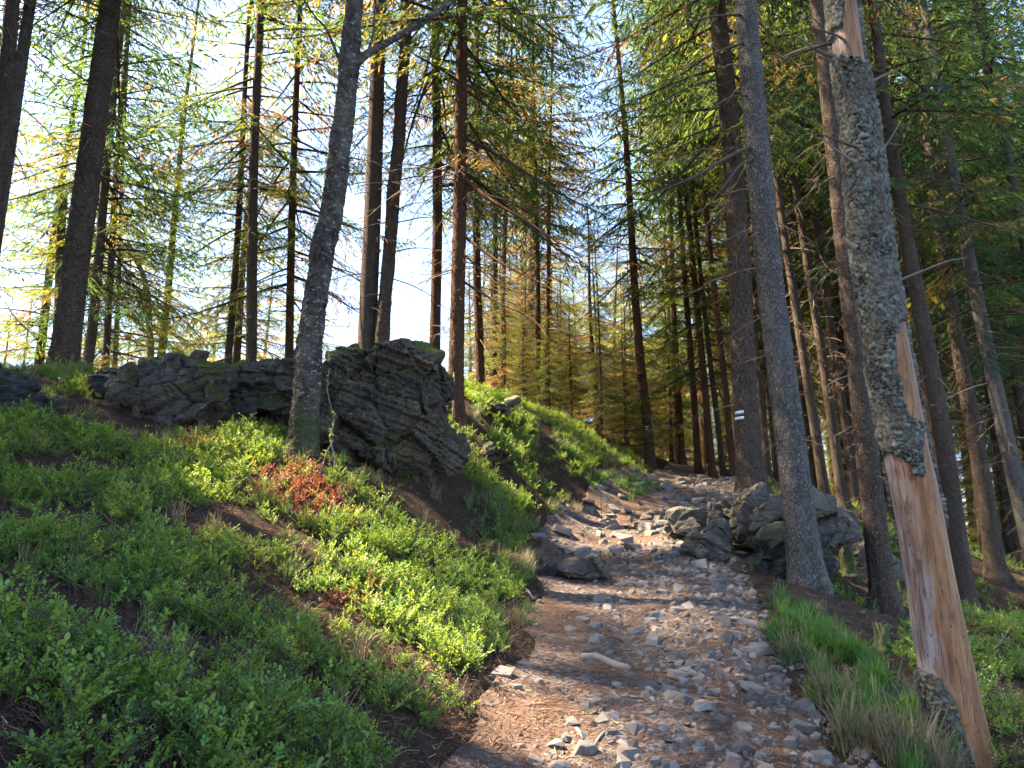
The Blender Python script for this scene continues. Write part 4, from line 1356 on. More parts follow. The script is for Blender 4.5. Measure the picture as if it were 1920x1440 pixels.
def build_snag():
    base = s_c[-1].copy()
    base[2] = gz(base[0], base[1])
    root = thing('dead_snag', tuple(base), 'dead leaning spruce trunk with shed bark baring orange wood', 'tree')
    pyv, C, R, u, dirs = snag_grid(360, 64)
    cyl = np.stack((np.broadcast_to(np.cos(u)[None] * R[:, None], (360, 64)), np.broadcast_to(np.sin(u)[None] * R[:, None], (360, 64)), np.broadcast_to(C[:, 2:3], (360, 64))), -1).reshape(-1, 3)
    rr = R[:, None] - 0.012 + (0.006 * fbm(cyl * np.array((9, 9, 2.0)), 3, 3) - 0.0035 * np.clip(fbm(cyl * np.array((60, 60, 4.0)), 3, 4) * 3 - 0.6, 0, 1)).reshape(360, 64)
    V = C[:, None] + rr[..., None] * dirs[None]
    side = np.broadcast_to(np.sin(u)[None], (360, 64)).ravel()
    N = Nodes('bare_snag_wood')
    co = N.coords('Object', (1, 1, 0.09), (0, 0.13, 0))
    st = N.noise(co, 26, 6, 0.65)
    st2 = N.noise(co, 70, 4, 0.7)
    blot = N.noise(N.coords('Object', (1, 1, 0.4)), 7, 5, 0.6)
    sd = N.math('ADD', N.math('MULTIPLY', N.attr('side'), 0.55), N.math('MULTIPLY', N.math('SUBTRACT', blot, 0.5), 1.3))
    c = N.ramp(N.math('ADD', sd, 0.45), [(0.16, (0.33, 0.285, 0.27)), (0.40, (0.34, 0.225, 0.155)), (0.58, (0.30, 0.130, 0.048)), (0.76, (0.33, 0.165, 0.068)), (1.0, (0.24, 0.115, 0.048))])
    c = N.mix(N.ramp(st, [(0.44, (0, 0, 0)), (0.62, (0.8, 0.8, 0.8))]), c, (0.17, 0.055, 0.018))
    c = N.mix(N.ramp(st2, [(0.55, (0, 0, 0)), (0.64, (0.8, 0.8, 0.8))]), c, (0.085, 0.036, 0.018))
    dk = N.ramp(N.noise(N.coords('Object', (1, 1, 0.3)), 9, 5, 0.6), [(0.60, (0, 0, 0)), (0.70, (0.9, 0.9, 0.9))])
    c = N.mix(dk, c, (0.075, 0.028, 0.014))
    hol = N.voro(N.coords('Object', (1, 1, 0.5)), 26)
    c = N.mix(N.ramp(hol.outputs['Distance'], [(0.07, (0.9, 0.9, 0.9)), (0.13, (0, 0, 0))]), c, (0.05, 0.022, 0.012))
    mw = N.done(N.principled(c, 0.6, N.bump(N.math('ADD', st, st2), 0.5, 0.008), 0.3))
    link('bare_wood', make_mesh('bare_wood', V.reshape(-1, 3) - base, grid_faces(360, 64, True), mw, True, {'side': side}), root)
    # bark shell
    rows, sides = 540, 112
    pyv, C, R, u, dirs = snag_grid(rows, sides)
    PYv = np.broadcast_to(pyv[:, None], (rows, sides)).ravel()
    U = np.broadcast_to(u[None], (rows, sides)).ravel()
    S = np.sin(U); front = np.cos(U) > -0.15
    cyl = np.stack((np.cos(U) * np.repeat(R, sides), np.sin(U) * np.repeat(R, sides), np.repeat(C[:, 2], sides)), 1)
    rag = 14 * fbm(cyl * 22, 3, 31) + 9 * fbm(cyl * 60, 2, 33)
    P2 = PYv + rag
    S2 = S + 0.10 * fbm(cyl * 16, 3, 35)
    lowb = np.interp(S2, [-1, -0.55, -0.35, -0.05, 0.1, 0.5, 0.6, 0.75, 1], [850, 852, 858, 872, 890, 902, 880, 832, 800])
    m = P2 < lowb
    lb = np.interp(P2, [596, 612, 650, 700, 770, 800, 812], [1.2, 0.78, 0.38, 0.30, 0.34, 0.62, 1.2])
    m &= ~(front & (S2 > lb) & (P2 > 596) & (P2 < 812))
    m &= ~(front & (P2 > 72) & (P2 < 122 + 12 * S2))
    m &= ~(front & (S2 > 0.08 + 0.1 * np.sin(P2 * 0.08)) & (P2 > 6) & (P2 < 75))
    m |= (P2 > 1262 + 50 * np.clip(S2 + 0.55, 0, 1)) & (P2 < 1440) & (S2 < 0.25 - (1400 - P2) * 0.002) & (np.cos(U) > -0.6)
    m |= (~front) & (P2 < 1000)
    mf = m.astype(float)
    q = cyl * np.array((42, 42, 62.0))
    q = q + 1.1 * np.stack((vnoise(q * .45, 3), vnoise(q * .45, 4), vnoise(q * .45, 5)), 1)
    f1, f2, cid, _ = worley(q, 19)
    flake = np.clip((f2 - f1) / 0.35, 0, 1)
    big = fbm(cyl * 9, 3, 41)
    th = 0.010 + 0.010 * flake * (0.35 + cid) + 0.007 * big + 0.004 * fbm(cyl * 130, 2, 43)
    rr = np.repeat(R, sides) - 0.018 + mf * (0.010 + th)
    V = (C[:, None] + rr.reshape(rows, sides)[..., None] * dirs[None]).reshape(-1, 3)
    Q = grid_faces(rows, sides, True)
    Q = Q[mf[Q].max(1) > 0.5]
    used = np.zeros(len(V), bool); used[Q.ravel()] = True
    remap = np.cumsum(used) - 1
    N = Nodes('lichened_snag_bark')
    fl = N.attr('flake')
    co = N.coords('Object')
    c = N.ramp(fl, [(0.05, (0.022, 0.016, 0.012)), (0.30, (0.085, 0.076, 0.060)), (0.70, (0.165, 0.172, 0.140)), (1.0, (0.25, 0.27, 0.23))])
    c = N.mix(N.ramp(N.noise(co, 7, 5, 0.6), [(0.45, (0, 0, 0)), (0.62, (0.6, 0.6, 0.6))]), c, (0.12, 0.085, 0.062))
    c = N.mix(N.ramp(N.noise(co, 24, 5, 0.7), [(0.5, (0, 0, 0)), (0.7, (0.6, 0.6, 0.6))]), c, (0.23, 0.27, 0.25))
    mb = N.done(N.principled(c, 0.95, N.bump(N.noise(co, 160, 4, 0.7), 0.8, 0.006), 0.1))
    fa = np.clip(flake * (0.35 + 0.65 * cid) + 0.25 * big, 0, 1)
    link('bark', make_mesh('bark', V[used] - base, remap[Q], mb, True, {'flake': fa[used]}), root)
    MT = plain('snag_branch', (0.09, 0.07, 0.056), 0.9, 0.4, 40)
    MP = plain('snag_branch_pale', (0.22, 0.185, 0.155), 0.85, 0.4, 40)
    for i, (pp, w, mm, dy) in enumerate([
            ([(1596, 108), (1588, 82), (1568, 66), (1530, 55)], 9, MT, -0.25), ([(1560, 80), (1520, 92), (1480, 108), (1443, 130)], 8, MT, -0.05),
            ([(1560, 104), (1535, 96), (1510, 78), (1490, 66)], 11, MP, 0.0), ([(1604, 214), (1594, 184), (1576, 150)], 7, MT, -0.2),
            ([(1606, 276), (1570, 264), (1524, 246)], 8, MT, -0.15), ([(1608, 306), (1580, 290), (1545, 262), (1530, 258)], 8, MP, -0.12),
            ([(1648, 292), (1668, 262), (1692, 224)], 7, MP, 0.05), ([(1636, 152), (1660, 140), (1688, 128)], 9, MP, 0.0),
            ([(1652, 398), (1656, 370), (1654, 352)], 7, MT, -0.16), ([(1608, 466), (1594, 458), (1582, 446)], 17, MP, -0.05),
            ([(1690, 524), (1730, 508), (1776, 490), (1812, 484)], 6, MP, 0.05), ([(1640, 618), (1665, 620), (1700, 616)], 4, MT, -0.17)]):
        P = [at(a, b, YS + dy * (1 - k / (len(pp) - 1) * 0.6)) for k, (a, b) in enumerate(pp)]
        rad = [span(w, b, YS) / 2 * 0.8 * f for (a, b), f in zip(pp, np.linspace(1, 0.3, len(pp)))]
        stick('branch_stub', P, rad, mm, root, base, 60 + i, 8, 0.02, 0.002)
build_snag()
# ------------------------------------------------------------------ trees one can tell apart in the photograph
T0, T1, T2 = TALL
L0, L1 = LUSH
K0 = THICK[0]
Y0, Y1 = YOUNG
# beside and below the trail
r1, M_R1 = pix_tree(T1, (1410, 925), 62, (1337, 30), 11.6, 'thick spruce carrying a white and blue painted trail mark by the bend', bark='plain', hi=8.0, spin=2.4, zs=1.0)
r2, M_R2 = pix_tree(T0, (1512, 1090), 74, (1402, 20), 7.3, 'grey scaly spruce with pale lichened foot in front of the boulders', bark='grey', hi=6.5, spin=0.4, zs=0.95)
pix_tree(T2, (1655, 1100), 56, (1533, 80), 8.7, 'spruce with dark flaky foot growing just behind the dead leaning trunk', bark='plain', hi=6.5, spin=1.0, zs=0.95)
pix_tree(T0, (1815, 1150), 46, (1642, 60), 11.0, 'spruce with loose peeling bark low on its stem, on the forest slope', bark='plain', spin=3.0)
pix_tree(T2, (1862, 1040), 40, (1722, 100), 13.0, 'dark spruce with many short dead spikes, beyond the peeling stem', bark='plain', spin=5.0)
pix_tree(T1, (1915, 940), 40, (1740, 60), 12.0, 'spruce with a black scar down its grey stem on the forest slope', bark='grey', spin=4.0)
pix_tree(T2, (1935, 560), 32, (1832, 20), 13.5, 'slim spruce at the outer edge of the dark stand', bark='plain', spin=0.7)
# along the ridge
pix_tree(T1, (120, 680), 62, (193, 60), 10.4, 'stoutest spruce on the ridge with grass tufts round its foot', bark='plain', hi=6.5, spin=1.8, zs=1.0)
pix_tree(L0, (162, 680), 26, (207, 250), 15.5, 'paler spruce close behind the stoutest ridge spruce', bark='grey', spin=0.5, zs=0.85)
pix_tree(L1, (198, 680), 20, (226, 240), 17.0, 'slender pale spruce in the row behind the stoutest ridge spruce', bark='grey', spin=1.5, zs=0.8)
pix_tree(T1, (212, 680), 14, (232, 240), 19.0, 'thinnest pale spruce in the row behind the stoutest ridge spruce', bark='grey', spin=2.5, zs=0.75)
pix_tree(T2, (-22, 520), 40, (26, -40), 8.5, 'dark trunk cut by the edge of the view over the blocky rock', bark='plain', spin=1.1, zs=1.0)
pix_tree(T1, (-8, 430), 32, (42, 60), 9.8, 'leaning spruce trunk with lichen over the blocky rock', bark='grey', spin=2.2, zs=0.95)
pix_tree(T1, (425, 690), 19, (466, 40), 16.5, 'slim leaning spruce rising behind the peaked boulder', bark='plain', spin=3.1, zs=0.85)
pix_tree(T1, (471, 685), 27, (490, 20), 14.2, 'straight spruce between the peaked boulder and the dark ledge', bark='plain', spin=0.2, zs=0.95)
pix_tree(L1, (543, 670), 21, (560, 150), 16.0, 'reddish spruce stem standing behind the dark ledge', bark='red', spin=2.0, zs=0.95)
pix_tree(T2, (688, 630), 46, (708, 20), 12.0, 'thick spruce rising behind the large outcrop, one of a joined pair', bark='plain', spin=1.2, zs=1.0)
pix_tree(L0, (815, 650), 27, (818, 20), 14.0, 'straight spruce just behind the overhanging lip of the outcrop', bark='red', spin=0.3, zs=0.95)
r12, M_R12 = pix_tree(L0, (854, 750), 37, (866, 40), 11.4, 'dark reddish spruce with long drooping boughs at the outcrop corner', bark='red', hi=6.5, spin=1.9, zs=0.95)
for (b, w, t, Y, lab) in [((901, 745), 22, (898, 480), 17.5, 'sunlit spruce, thickest of the three on the bank behind the flat slab'),
                          ((926, 750), 15, (930, 480), 19.0, 'middle spruce of the sunlit three behind the flat slab'),
                          ((940, 750), 12, (948, 480), 20.0, 'thin spruce at the end of the sunlit three behind the flat slab'),
                          ((1009, 765), 14, (1005, 500), 20.0, 'thicker sunlit spruce of the close pair above the bank'),
                          ((1026, 765), 11, (1030, 500), 20.6, 'thinner sunlit spruce of the close pair above the bank'),
                          ((1218, 850), 24, (1196, 560), 19.6, 'sunlit orange spruce with a small white blaze at the crest of the trail')]:
    rr_, mm_ = pix_tree(THICK[1], b, w, t, Y, lab, bark='red', zs=0.9)
    if 'blaze' in lab: R_BLAZE, M_BLAZE = rr_, mm_
G = 'spruces lining the trail beyond the crest'
for b, w, t, Y in [((1278, 840), 15, (1262, 500), 22.0), ((1266, 800), 12, (1252, 520), 25.0), ((1308, 855), 17, (1284, 510), 20.5), ((1334, 862), 17, (1298, 500), 19.2), ((1354, 865), 14, (1322, 560), 19.6), ((1374, 878), 17, (1342, 560), 18.0)]:
    pix_tree(T2 if w in (12, 17) else L1, b, w, t, Y, 'bare-stemmed spruce lining the trail beyond its crest', G, bark='red' if w > 14 else 'plain', zs=0.85)
G = 'spruces standing in the dark forest stand'
LAB = 'slender bare-stemmed spruce in the dark stand below the trail'
used_xy = []
FRONT = {1440: 'slender spruce next behind the trail-marked spruce', 1462: 'thin spruce, second behind the trail-marked spruce', 1478: 'thin spruce, third behind the trail-marked spruce',
         1548: 'dark stem next to the lichened spruce, first of three before the dead trunk', 1582: 'middle one of three dark stems between lichened spruce and dead trunk', 1606: 'last of three dark stems between lichened spruce and dead trunk'}
for b, w, t, Y in [((1440, 890), 18, (1404, 560), 16.5), ((1462, 900), 14, (1420, 560), 18.0), ((1478, 905), 12, (1440, 560), 19.5), ((1548, 935), 24, (1492, 560), 14.5), ((1582, 950), 24, (1530, 600), 15.0), ((1606, 955), 22, (1560, 610), 15.6),
                   ((1520, 900), 13, (1475, 560), 20.0), ((1635, 960), 16, (1590, 560), 18.0), ((1705, 960), 22, (1640, 480), 16.0), ((1775, 980), 26, (1695, 480), 15.0), ((1745, 940), 16, (1680, 450), 20.0), ((1850, 900), 18, (1760, 420), 18.0), ((1895, 930), 22, (1800, 380), 16.5)]:
    lab = FRONT.get(b[0])
    ro_, m_ = pix_tree(TALL[w % 3], b, w, t, Y, lab or LAB, None if lab else G, zs=0.9)
    used_xy.append((ro_.location.x, ro_.location.y))
rt = random.Random(17)
cnt = 0
for _try in range(6000):
    if cnt >= 80: break
    Y = rt.uniform(17, 46); X = rt.uniform(0.24 * Y + 2.5, 0.74 * Y)
    if X < path_r(Y) + 1.2: continue
    if any(math.hypot(X - a, Y - b) < 1.25 for a, b in used_xy): continue
    used_xy.append((X, Y)); cnt += 1
    s = rt.uniform(0.42, 0.78)
    kind = TALL[(0, 2, 2, 1)[rt.randrange(4)]]
    spruce(kind, (X, Y, float(ground_z(X, Y)[0])), (rt.gauss(0, .02), rt.gauss(0, .02), 1), s, LAB, G, zs=rt.uniform(0.8, 1.0))
G = 'young spruces closing the view'
LAB = 'green young spruce with boughs to the ground closing off the forest'
for X, Y, s in [(9.5, 30, .95), (12, 26, .8), (15, 34, 1), (18, 30, .9), (21, 38, 1.1), (13, 42, 1.2), (24, 33, 1.0), (17, 47, 1.2), (27, 42, 1.2), (10, 46, 1.2), (7, 40, 1.2), (20.5, 25, .75), (16, 22, .6), (6.8, 33, 1.0), (30, 50, 1.3), (22, 52, 1.3), (25, 27, 0.8)]:
    spruce(YOUNG[int(X * 7) % 2], (X, Y, float(ground_z(X, Y)[0])), (0, 0, 1), s, LAB, G, name='young_spruce', zs=s * rt.uniform(0.9, 1.15))
G = 'sunlit thicket spruces'
LAB = 'sunlit brownish spruce of the thicket above the bank'
for X, Y, s in [(0.6, 23, .85), (2.4, 21.5, .5), (3.4, 26, .55), (1.4, 30, 1.0), (4.8, 30, .6), (6.0, 36, 1.0), (3.0, 36, .6)]:
    spruce(K0, (X, Y, float(ground_z(X, Y)[0])), (rt.gauss(0, .02), rt.gauss(0, .02), 1), s, LAB, G, bark='red', zs=s * rt.uniform(0.9, 1.1))
G = 'young spruces in the thicket'
LAB = 'yellow-green young spruce growing in the thicket above the bank'
for X, Y, s in [(-0.4, 24.5, .6), (1.7, 26, .6), (4.0, 24, .45), (2.6, 31, .8), (5.4, 27, .6), (0.2, 33, 1.0), (4.4, 38, 1.1), (-2.2, 38, 1.0), (6.6, 31, .9), (8.0, 36, 1.0), (6.2, 42, 1.3), (2.0, 42, 1.3), (9.5, 44, 1.3), (-1.5, 40, 1.2), (3.6, 20.8, .38), (4.6, 22.2, .5), (0.3, 19.5, .35), (2.6, 23.4, .55), (-0.6, 21.5, .42), (1.6, 20.2, .4), (7.4, 27, .7), (0.9, 18.2, .3), (2.2, 18.8, .34), (-0.2, 18.6, .3), (2.9, 19.6, .36), (1.4, 22, .5), (3.4, 22.5, .5), (0.4, 21, .45)]:
    spruce(YOUNG[int(abs(X) * 9) % 2], (X, Y, float(ground_z(X, Y)[0])), (0, 0, 1), s, LAB, G, name='young_spruce', zs=s * rt.uniform(0.9, 1.1))
G = 'distant spruces below the ridge'
LAB = 'distant spruce on the far slope seen under the bright sky'
for px, tip, Y in [(20, 560, 46), (60, 520, 60), (250, 565, 42), (322, 520, 48), (385, 548, 40), (410, 500, 55), (440, 520, 36), (180, 580, 55), (-40, 480, 48), (515, 450, 38), (600, 420, 34), (350, 590, 34)]:
    p = at(px, tip, Y); g = float(ground_z(p[0], p[1])[0])
    kind = YOUNG[px % 2]
    s = max(0.4, (p[2] - g) / kind.H)
    spruce(kind, (p[0], Y, g), (0, 0, 1), s, LAB, G, name='young_spruce', zs=max(s, 0.5))
for px, Y, lab in ((78, 22, 'full-boughed spruce seen behind the leaning lichened trunk'), (305, 24, 'drooping spruce in the bright gap beyond the crooked dead tree'), (448, 25, 'bushy spruce seen between the two straight ridge stems')):
    p = at(px, 600, Y)
    spruce(L1, (p[0], Y, float(ground_z(p[0], Y)[0])), (0, 0, 1), 0.8, lab, zs=0.9)
# tall trees behind the thicket frame the gap of sky
G = 'tall spruces behind the thicket'
LAB = 'tall dense spruce rising behind the sunlit thicket'
for X, Y, s in [(6.4, 25.5, .95), (7.0, 21.5, .85), (0.6, 34, 1.0), (8.2, 23, .9), (7.8, 28.5, .95), (9.8, 25, .95)]:
    spruce(LUSH[int(abs(X * 3)) % 2], (X, Y, float(ground_z(X, Y)[0])), (0, 0, 1), s, LAB, G, bark='red', zs=s)
G = 'unseen spruces added for shade'  # trees added out of view to cast shade into the scene
LAB = 'unseen tall spruce added to shade the bilberry slope and trail'
ro = random.Random(33)
sun_h = np.array((SUNDIR[0], SUNDIR[1])) / np.hypot(SUNDIR[0], SUNDIR[1])
shade_xy = []
FORCED = [(-6.7, 5.1), (-8.6, 6.4), (-5.9, 3.2), (-9.6, 4.6), (-7.6, 3.6)]  # spots picked so their crowns darken the lower trail
for _try in range(1500):
    if len(shade_xy) >= 25: break
    X, Y = FORCED[_try] if _try < len(FORCED) else (ro.uniform(-17, -4.0), ro.uniform(-1.5, 13))
    if X > -0.66 * Y - 3.2 and _try >= len(FORCED): continue                                  # added shade trees stay outside the view
    if _try >= len(FORCED) and any(math.hypot(X - a, Y - b) < 2.2 for a, b in shade_xy): continue
    d = np.array([(X, Y)]) - np.array([p[:2] for p, _ in SUNLIT])
    al = d @ sun_h
    if (np.abs(d[:, 0] * sun_h[1] - d[:, 1] * sun_h[0])[al > 0] < 0.26).sum() > 2 and _try >= len(FORCED): continue
    shade_xy.append((X, Y))
    s = ro.uniform(0.85, 1.0)
    spruce(SHADE[len(shade_xy) % 2], (X, Y, float(ground_z(X, Y)[0])), (ro.gauss(0, .02), ro.gauss(0, .02), 1), s, LAB, G, zs=s)

# ------------------------------------------------------------------ twin stem of the joined pair, broken stubs, crooked dead tree
def stem_tree(name, pix, widths, Y, mat, label, sides=28, step=0.04, bark=0.006, seed=3, flare=0.25, cat='tree'):
    P = [at(a, b, Y) for a, b in pix]
    g = P[0].copy()
    g[2] = gz(g[0], g[1]) - 0.1
    if P[0][2] > g[2] + 0.1:
        P = [g] + P; widths = [widths[0] * 1.15] + list(widths)
        pix = [pix[0]] + list(pix)
    R = [span(w, b, Y) / 2 for w, (a, b) in zip(widths, pix)]
    root = thing(name, tuple(P[0]), label, cat)
    V, Q = limb(P, R, sides, step, seed, bark, (30, 30, 18.0), 0.2, flare=flare)
    link('trunk', make_mesh('trunk', V - P[0], Q, mat), root)
    return root, P, R
twin, tp, _ = stem_tree('spruce_tree', [(716, 640), (722, 560), (733, 440), (738, 360), (748, 260), (752, 180), (762, 60), (770, -60), (776, -300), (780, -700)], [30, 26, 25, 25, 23, 23, 20, 19, 15, 6], 11.9, M_BARK,
                        'wavy thinner stem of the joined pair behind the large outcrop', bark=0.008)
rr = random.Random(4)
for i in range(16):
    k = rr.randrange(2, 8)
    b = tp[k] + (tp[k + 1] - tp[k]) * rr.random()
    a = rr.uniform(-0.6, 3.7)
    L = rr.uniform(0.4, 1.5)
    d = np.array((math.cos(a), -math.sin(a) * 0.6, rr.uniform(-0.4, 0.1)))
    stick('branch', [b, b + d * L * 0.5, b + d * L + np.array((0, 0, -0.12 * L))], [0.012, 0.009, 0.003], M_TWIG, twin, tp[0], 90 + i, 5, 0.08, 0.0)
stem_tree('broken_stub', [(107, 690), (110, 560), (114, 440), (118, 366)], [17, 16, 16, 14], 16.0, M_BARK_GREY, 'broken-off dead stub half hidden by the stoutest ridge spruce', bark=0.006)
M_PALE = plain('pale_dead_wood', (0.36, 0.27, 0.19), 0.85, 0.4, 18)
cr, cpn, _ = stem_tree('dead_tree', [(281, 685), (280, 620), (277, 560), (266, 510), (250, 480), (240, 452)], [13, 12, 12, 10, 8, 5], 18.0, M_PALE, 'crooked little dead tree with pale foot on the ridge', bark=0.004)
for i, (a, b) in enumerate((((266, 512), (320, 540)), ((277, 560), (240, 585)), ((250, 480), (225, 500)), ((272, 540), (300, 500)))):
    p, q = at(*a, 18.0), at(*b, 17.6)
    stick('branch', [p, (p + q) / 2 + np.array((0, 0, 0.05)), q], [0.018, 0.012, 0.005], M_PALE, cr, cpn[0], 70 + i, 5, 0.1, 0.0)

# long boughs that cross in front of the stems
def boughs(root, M, pix_list, Y, mat, name='branch'):
    inv = M.inverted()
    for i, (pp, w) in enumerate(pix_list):
        P = [at(a, b, Y - 0.25 * k) for k, (a, b) in enumerate(pp)]
        R = [span(w, b, Y) / 2 * 0.8 * f for (a, b), f in zip(pp, np.linspace(1, 0.2, len(pp)))]
        V, Q = limb(P, R, 7, 0.06, 40 + i, 0.0, (30, 30, 10), 0.2)
        A = np.array(inv)
        V = V @ A[:3, :3].T + A[:3, 3]
        link(name, make_mesh(name, V, Q, mat), root)
M_BOUGH = plain('bough_bark', (0.085, 0.062, 0.048), 0.92, 0.35, 30)
M_BOUGHR = plain('bough_bark_reddish', (0.17, 0.085, 0.05), 0.92, 0.35, 30)
boughs(r2, M_R2, [([(1410, 275), (1370, 292), (1320, 322), (1270, 345), (1200, 372)], 11), ([(1412, 300), (1388, 310), (1356, 350), (1320, 390), (1290, 402)], 8), ([(1396, 80), (1350, 95), (1300, 120), (1240, 160)], 7),
                  ([(1404, 180), (1370, 182), (1320, 215), (1290, 245)], 6), ([(1392, 28), (1340, 30), (1290, 44), (1230, 70)], 7)], 7.3, M_BOUGH)
boughs(r1, M_R1, [([(1340, 150), (1290, 165), (1220, 200), (1150, 215)], 6), ([(1348, 235), (1280, 260), (1200, 300)], 6), ([(1356, 400), (1310, 430), (1260, 440), (1200, 470)], 5), ([(1350, 300), (1290, 340), (1220, 352)], 5)], 11.6, M_BOUGH)
boughs(r12, M_R12, [([(874, 338), (920, 375), (980, 410), (1040, 450), (1090, 478)], 11), ([(874, 350), (930, 370), (1000, 386)], 6), ([(873, 445), (905, 470), (960, 505), (1030, 540), (1080, 590)], 8), ([(872, 478), (930, 530), (1000, 560)], 5),
                    ([(872, 530), (930, 565), (1000, 600), (1030, 640)], 6), ([(876, 160), (930, 185), (990, 215)], 7), ([(876, 230), (930, 222), (1000, 228)], 5), ([(872, 100), (920, 120), (990, 130)], 6)], 11.4, M_BOUGHR)

# ------------------------------------------------------------------ painted trail marks
M_WHITE = plain('white_mark_paint', (0.78, 0.78, 0.76), 0.7, 0.12, 60)
M_BLUE = plain('blue_mark_paint', (0.012, 0.070, 0.125), 0.7, 0.2, 60)
def mark(root, M, kind, cpx, Y, width_px, rows):
    inv = np.array(M.inverted())
    for top, bot, mat, nm in rows:
        V = []
        for b in (top, bot):
            p = at(cpx, b, Y); q = inv[:3, :3] @ p + inv[:3, 3]
            kx = root.children[0].scale[0]; c = kind.centre(q[2]) * kx; R = kind.radius(q[2]) * kx + 0.016 / root.scale[0]
            cl = inv[:3, :3] @ np.array((0, 0, EYE)) + inv[:3, 3]
            a0 = math.atan2(cl[1] - c[1], cl[0] - c[0])
            off = (at(cpx, b, Y)[0] - (np.array(M) @ np.array((c[0], c[1], q[2], 1)))[0]) / (R * root.scale[0])
            half = span(width_px, b, Y) / 2 / (R * root.scale[0])
            mid = a0 + math.asin(max(-0.95, min(0.95, off)))
            for k in range(9):
                a = mid - half + 2 * half * k / 8
                V.append((c[0] + math.cos(a) * R, c[1] + math.sin(a) * R, q[2]))
        V = np.array(V)
        o = link(nm, make_mesh(nm, V, grid_faces(2, 9), mat), root)
        s = o.modifiers.new('thick', 'SOLIDIFY'); s.thickness = 0.012; s.offset = -1
mark(r1, M_R1, T1, 1387, 11.6, 18, [(774, 779, M_WHITE, 'white_stripe'), (779.3, 784.5, M_BLUE, 'blue_stripe'), (784.8, 790, M_WHITE, 'white_stripe')])
mark(R_BLAZE, M_BLAZE, THICK[1], 1213, 19.6, 5, [(801.5, 803.2, M_WHITE, 'white_blaze'), (806, 807.2, M_WHITE, 'white_blaze')])

# ------------------------------------------------------------------ logs, stumps, sapling, sticks
M_LOG = plain('weathered_log', (0.30, 0.25, 0.21), 0.85, 0.35, 22)
M_MOSSW = plain('mossy_stump_wood', (0.085, 0.095, 0.045), 0.95, 0.5, 16)
def log(name, pix, w, label, mat, lift=0.3, cat='log'):
    P = [hit(a, b) for a, b in pix]
    R = [span(w, b, p[1]) / 2 for p, (a, b) in zip(P, pix)]
    P = [p + np.array((0, 0, r * lift)) for p, r in zip(P, R)]
    m = len(P) * 3
    C = smoothline(P, m)
    V, Q = limb(P, R, 14, 0.04, 12, 0.003, (40, 40, 10), 0.2)
    n = len(V)
    V = np.concatenate((V, [V[:14].mean(0)], [V[-14:].mean(0)]))
    tri = [(n, (i + 1) % 14, i) for i in range(14)] + [(n + 1, n - 14 + i, n - 14 + (i + 1) % 14) for i in range(14)]
    b = np.array(P[0])
    o = link(name, make_mesh(name, V - b, [Q, np.array(tri)], mat), None, b)
    return tag(o, label, cat)
log('fallen_log', [(1092, 1236), (1120, 1240), (1150, 1250), (1178, 1258)], 17, 'short grey barkless log lying across the stony trail', M_LOG)
log('fallen_log', [(1300, 866), (1330, 880), (1360, 888), (1388, 898)], 10, 'long pale fallen pole at the trail edge by the marked spruce', M_LOG, 1.0)
log('fallen_branch', [(1000, 1128), (985, 1110), (960, 1098), (935, 1090)], 5, 'bent dead root poking from the bank onto the trail', M_LOG, 0.8, 'branch')
log('fallen_branch', [(2, 1176), (50, 1180), (92, 1190)], 7, 'grey dead stick lying in the bilberry bushes', M_LOG, 6.0, 'branch')
log('fallen_branch', [(1115, 1400), (1128, 1385), (1140, 1378)], 5, 'small twisted twig on the gravel beside a pale stone', M_LOG, 1.0, 'branch')
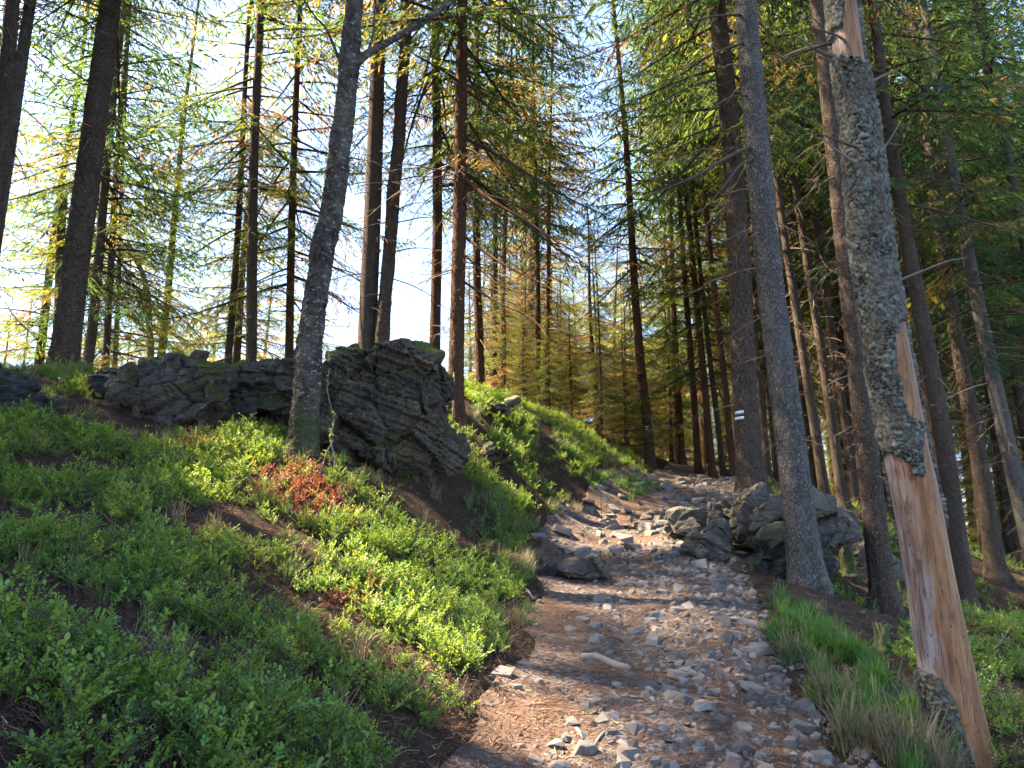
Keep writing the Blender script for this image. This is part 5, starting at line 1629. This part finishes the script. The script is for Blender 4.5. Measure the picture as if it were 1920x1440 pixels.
def stump(pix_base, w, h_px, label, seed):
    p = hit(*pix_base)
    r = span(w, pix_base[1], p[1]) / 2
    h = span(h_px, pix_base[1], p[1])
    sides, rows = 30, 26
    th = np.linspace(0, 2 * np.pi, sides, endpoint=False)
    t = np.linspace(-0.25, 1, rows)
    jag = 1 + 0.28 * np.sin(3 * th + seed) + 0.14 * np.sin(9 * th)
    rr = r * (0.85 + 0.55 * np.exp(-np.maximum(t, 0) * 5))[:, None] * (1 + 0.12 * np.sin(5 * th + seed))[None]
    X = np.cos(th)[None] * rr; Yy = np.sin(th)[None] * rr; Z = t[:, None] * h * np.where(t[:, None] > 0, jag[None], 1)
    V = np.stack((X, Yy, Z), -1).reshape(-1, 3)
    V += 0.012 * np.stack((vnoise(V * 16, 1), vnoise(V * 16, 2), vnoise(V * 9, 3)), 1)
    V = np.concatenate((V, [(0, 0, h * 0.62)]))
    n = rows * sides
    top = np.array([(n - sides + i, n - sides + (i + 1) % sides, n) for i in range(sides)])
    o = link('tree_stump', make_mesh('tree_stump', V, [grid_faces(rows, sides, True), top], M_MOSSW), None, p)
    tag(o, label, 'stump')
stump((1592, 1082), 26, 46, 'jagged mossy stump beside the flat slab on the slope', 1)
stump((1655, 1222), 30, 40, 'rotten grey stump among bilberries below the verge grass', 4)

def leafy_sapling(pix, Y, label, seed):
    r = np.random.default_rng(seed)
    P = [at(a, b, Y) for a, b in pix]
    P[0][2] = gz(P[0][0], P[0][1]) - 0.05
    root = thing('sapling', tuple(P[0]), label, 'sapling')
    stick('stem', P, np.linspace(0.007, 0.002, len(P)), M_LOG, root, P[0], seed, 6, 0.03, 0.0)
    LV, LQ = [], []
    for k in range(14):
        i = r.integers(max(0, len(P) // 2 - 1), len(P) - 1)
        b = P[i] + (P[i + 1] - P[i]) * r.random() - P[0]
        d = unit(r.normal(0, 1, 3) + np.array((0, 0, 0.4))); s = unit(np.cross(d, r.normal(0, 1, 3)))
        L = r.uniform(0.025, 0.045); o = len(LV)
        LV += [b, b + d * L * .5 + s * L * .25, b + d * L, b + d * L * .5 - s * L * .25]; LQ.append((o, o + 1, o + 2, o + 3))
    me = make_mesh('leaf_spray', np.array(LV), np.array(LQ), M_BILB, True, {'leafv': np.full(len(LV), 1.0)})
    link('foliage', me, root)
leafy_sapling([(622, 905), (628, 860), (618, 820), (626, 790), (614, 730), (618, 690)], 7.1, 'thin bare sapling with few yellow leaves before the outcrop', 3)
leafy_sapling([(598, 890), (612, 850), (624, 825), (616, 800)], 7.0, 'short bent sapling shoot at the foot of the crooked trunk', 4)
leafy_sapling([(1128, 950), (1126, 925), (1122, 905), (1130, 895)], 11.0, 'small forked twiglet on the crumbling bank edge', 5)
leafy_sapling([(848, 730), (852, 712), (850, 700)], 11.0, 'small yellow-leaved shoot beside the dark reddish spruce', 6)
leafy_sapling([(1835, 1262), (1870, 1210), (1905, 1160)], 6.5, 'long pale dead stalk slanting over the bilberry slope', 7)
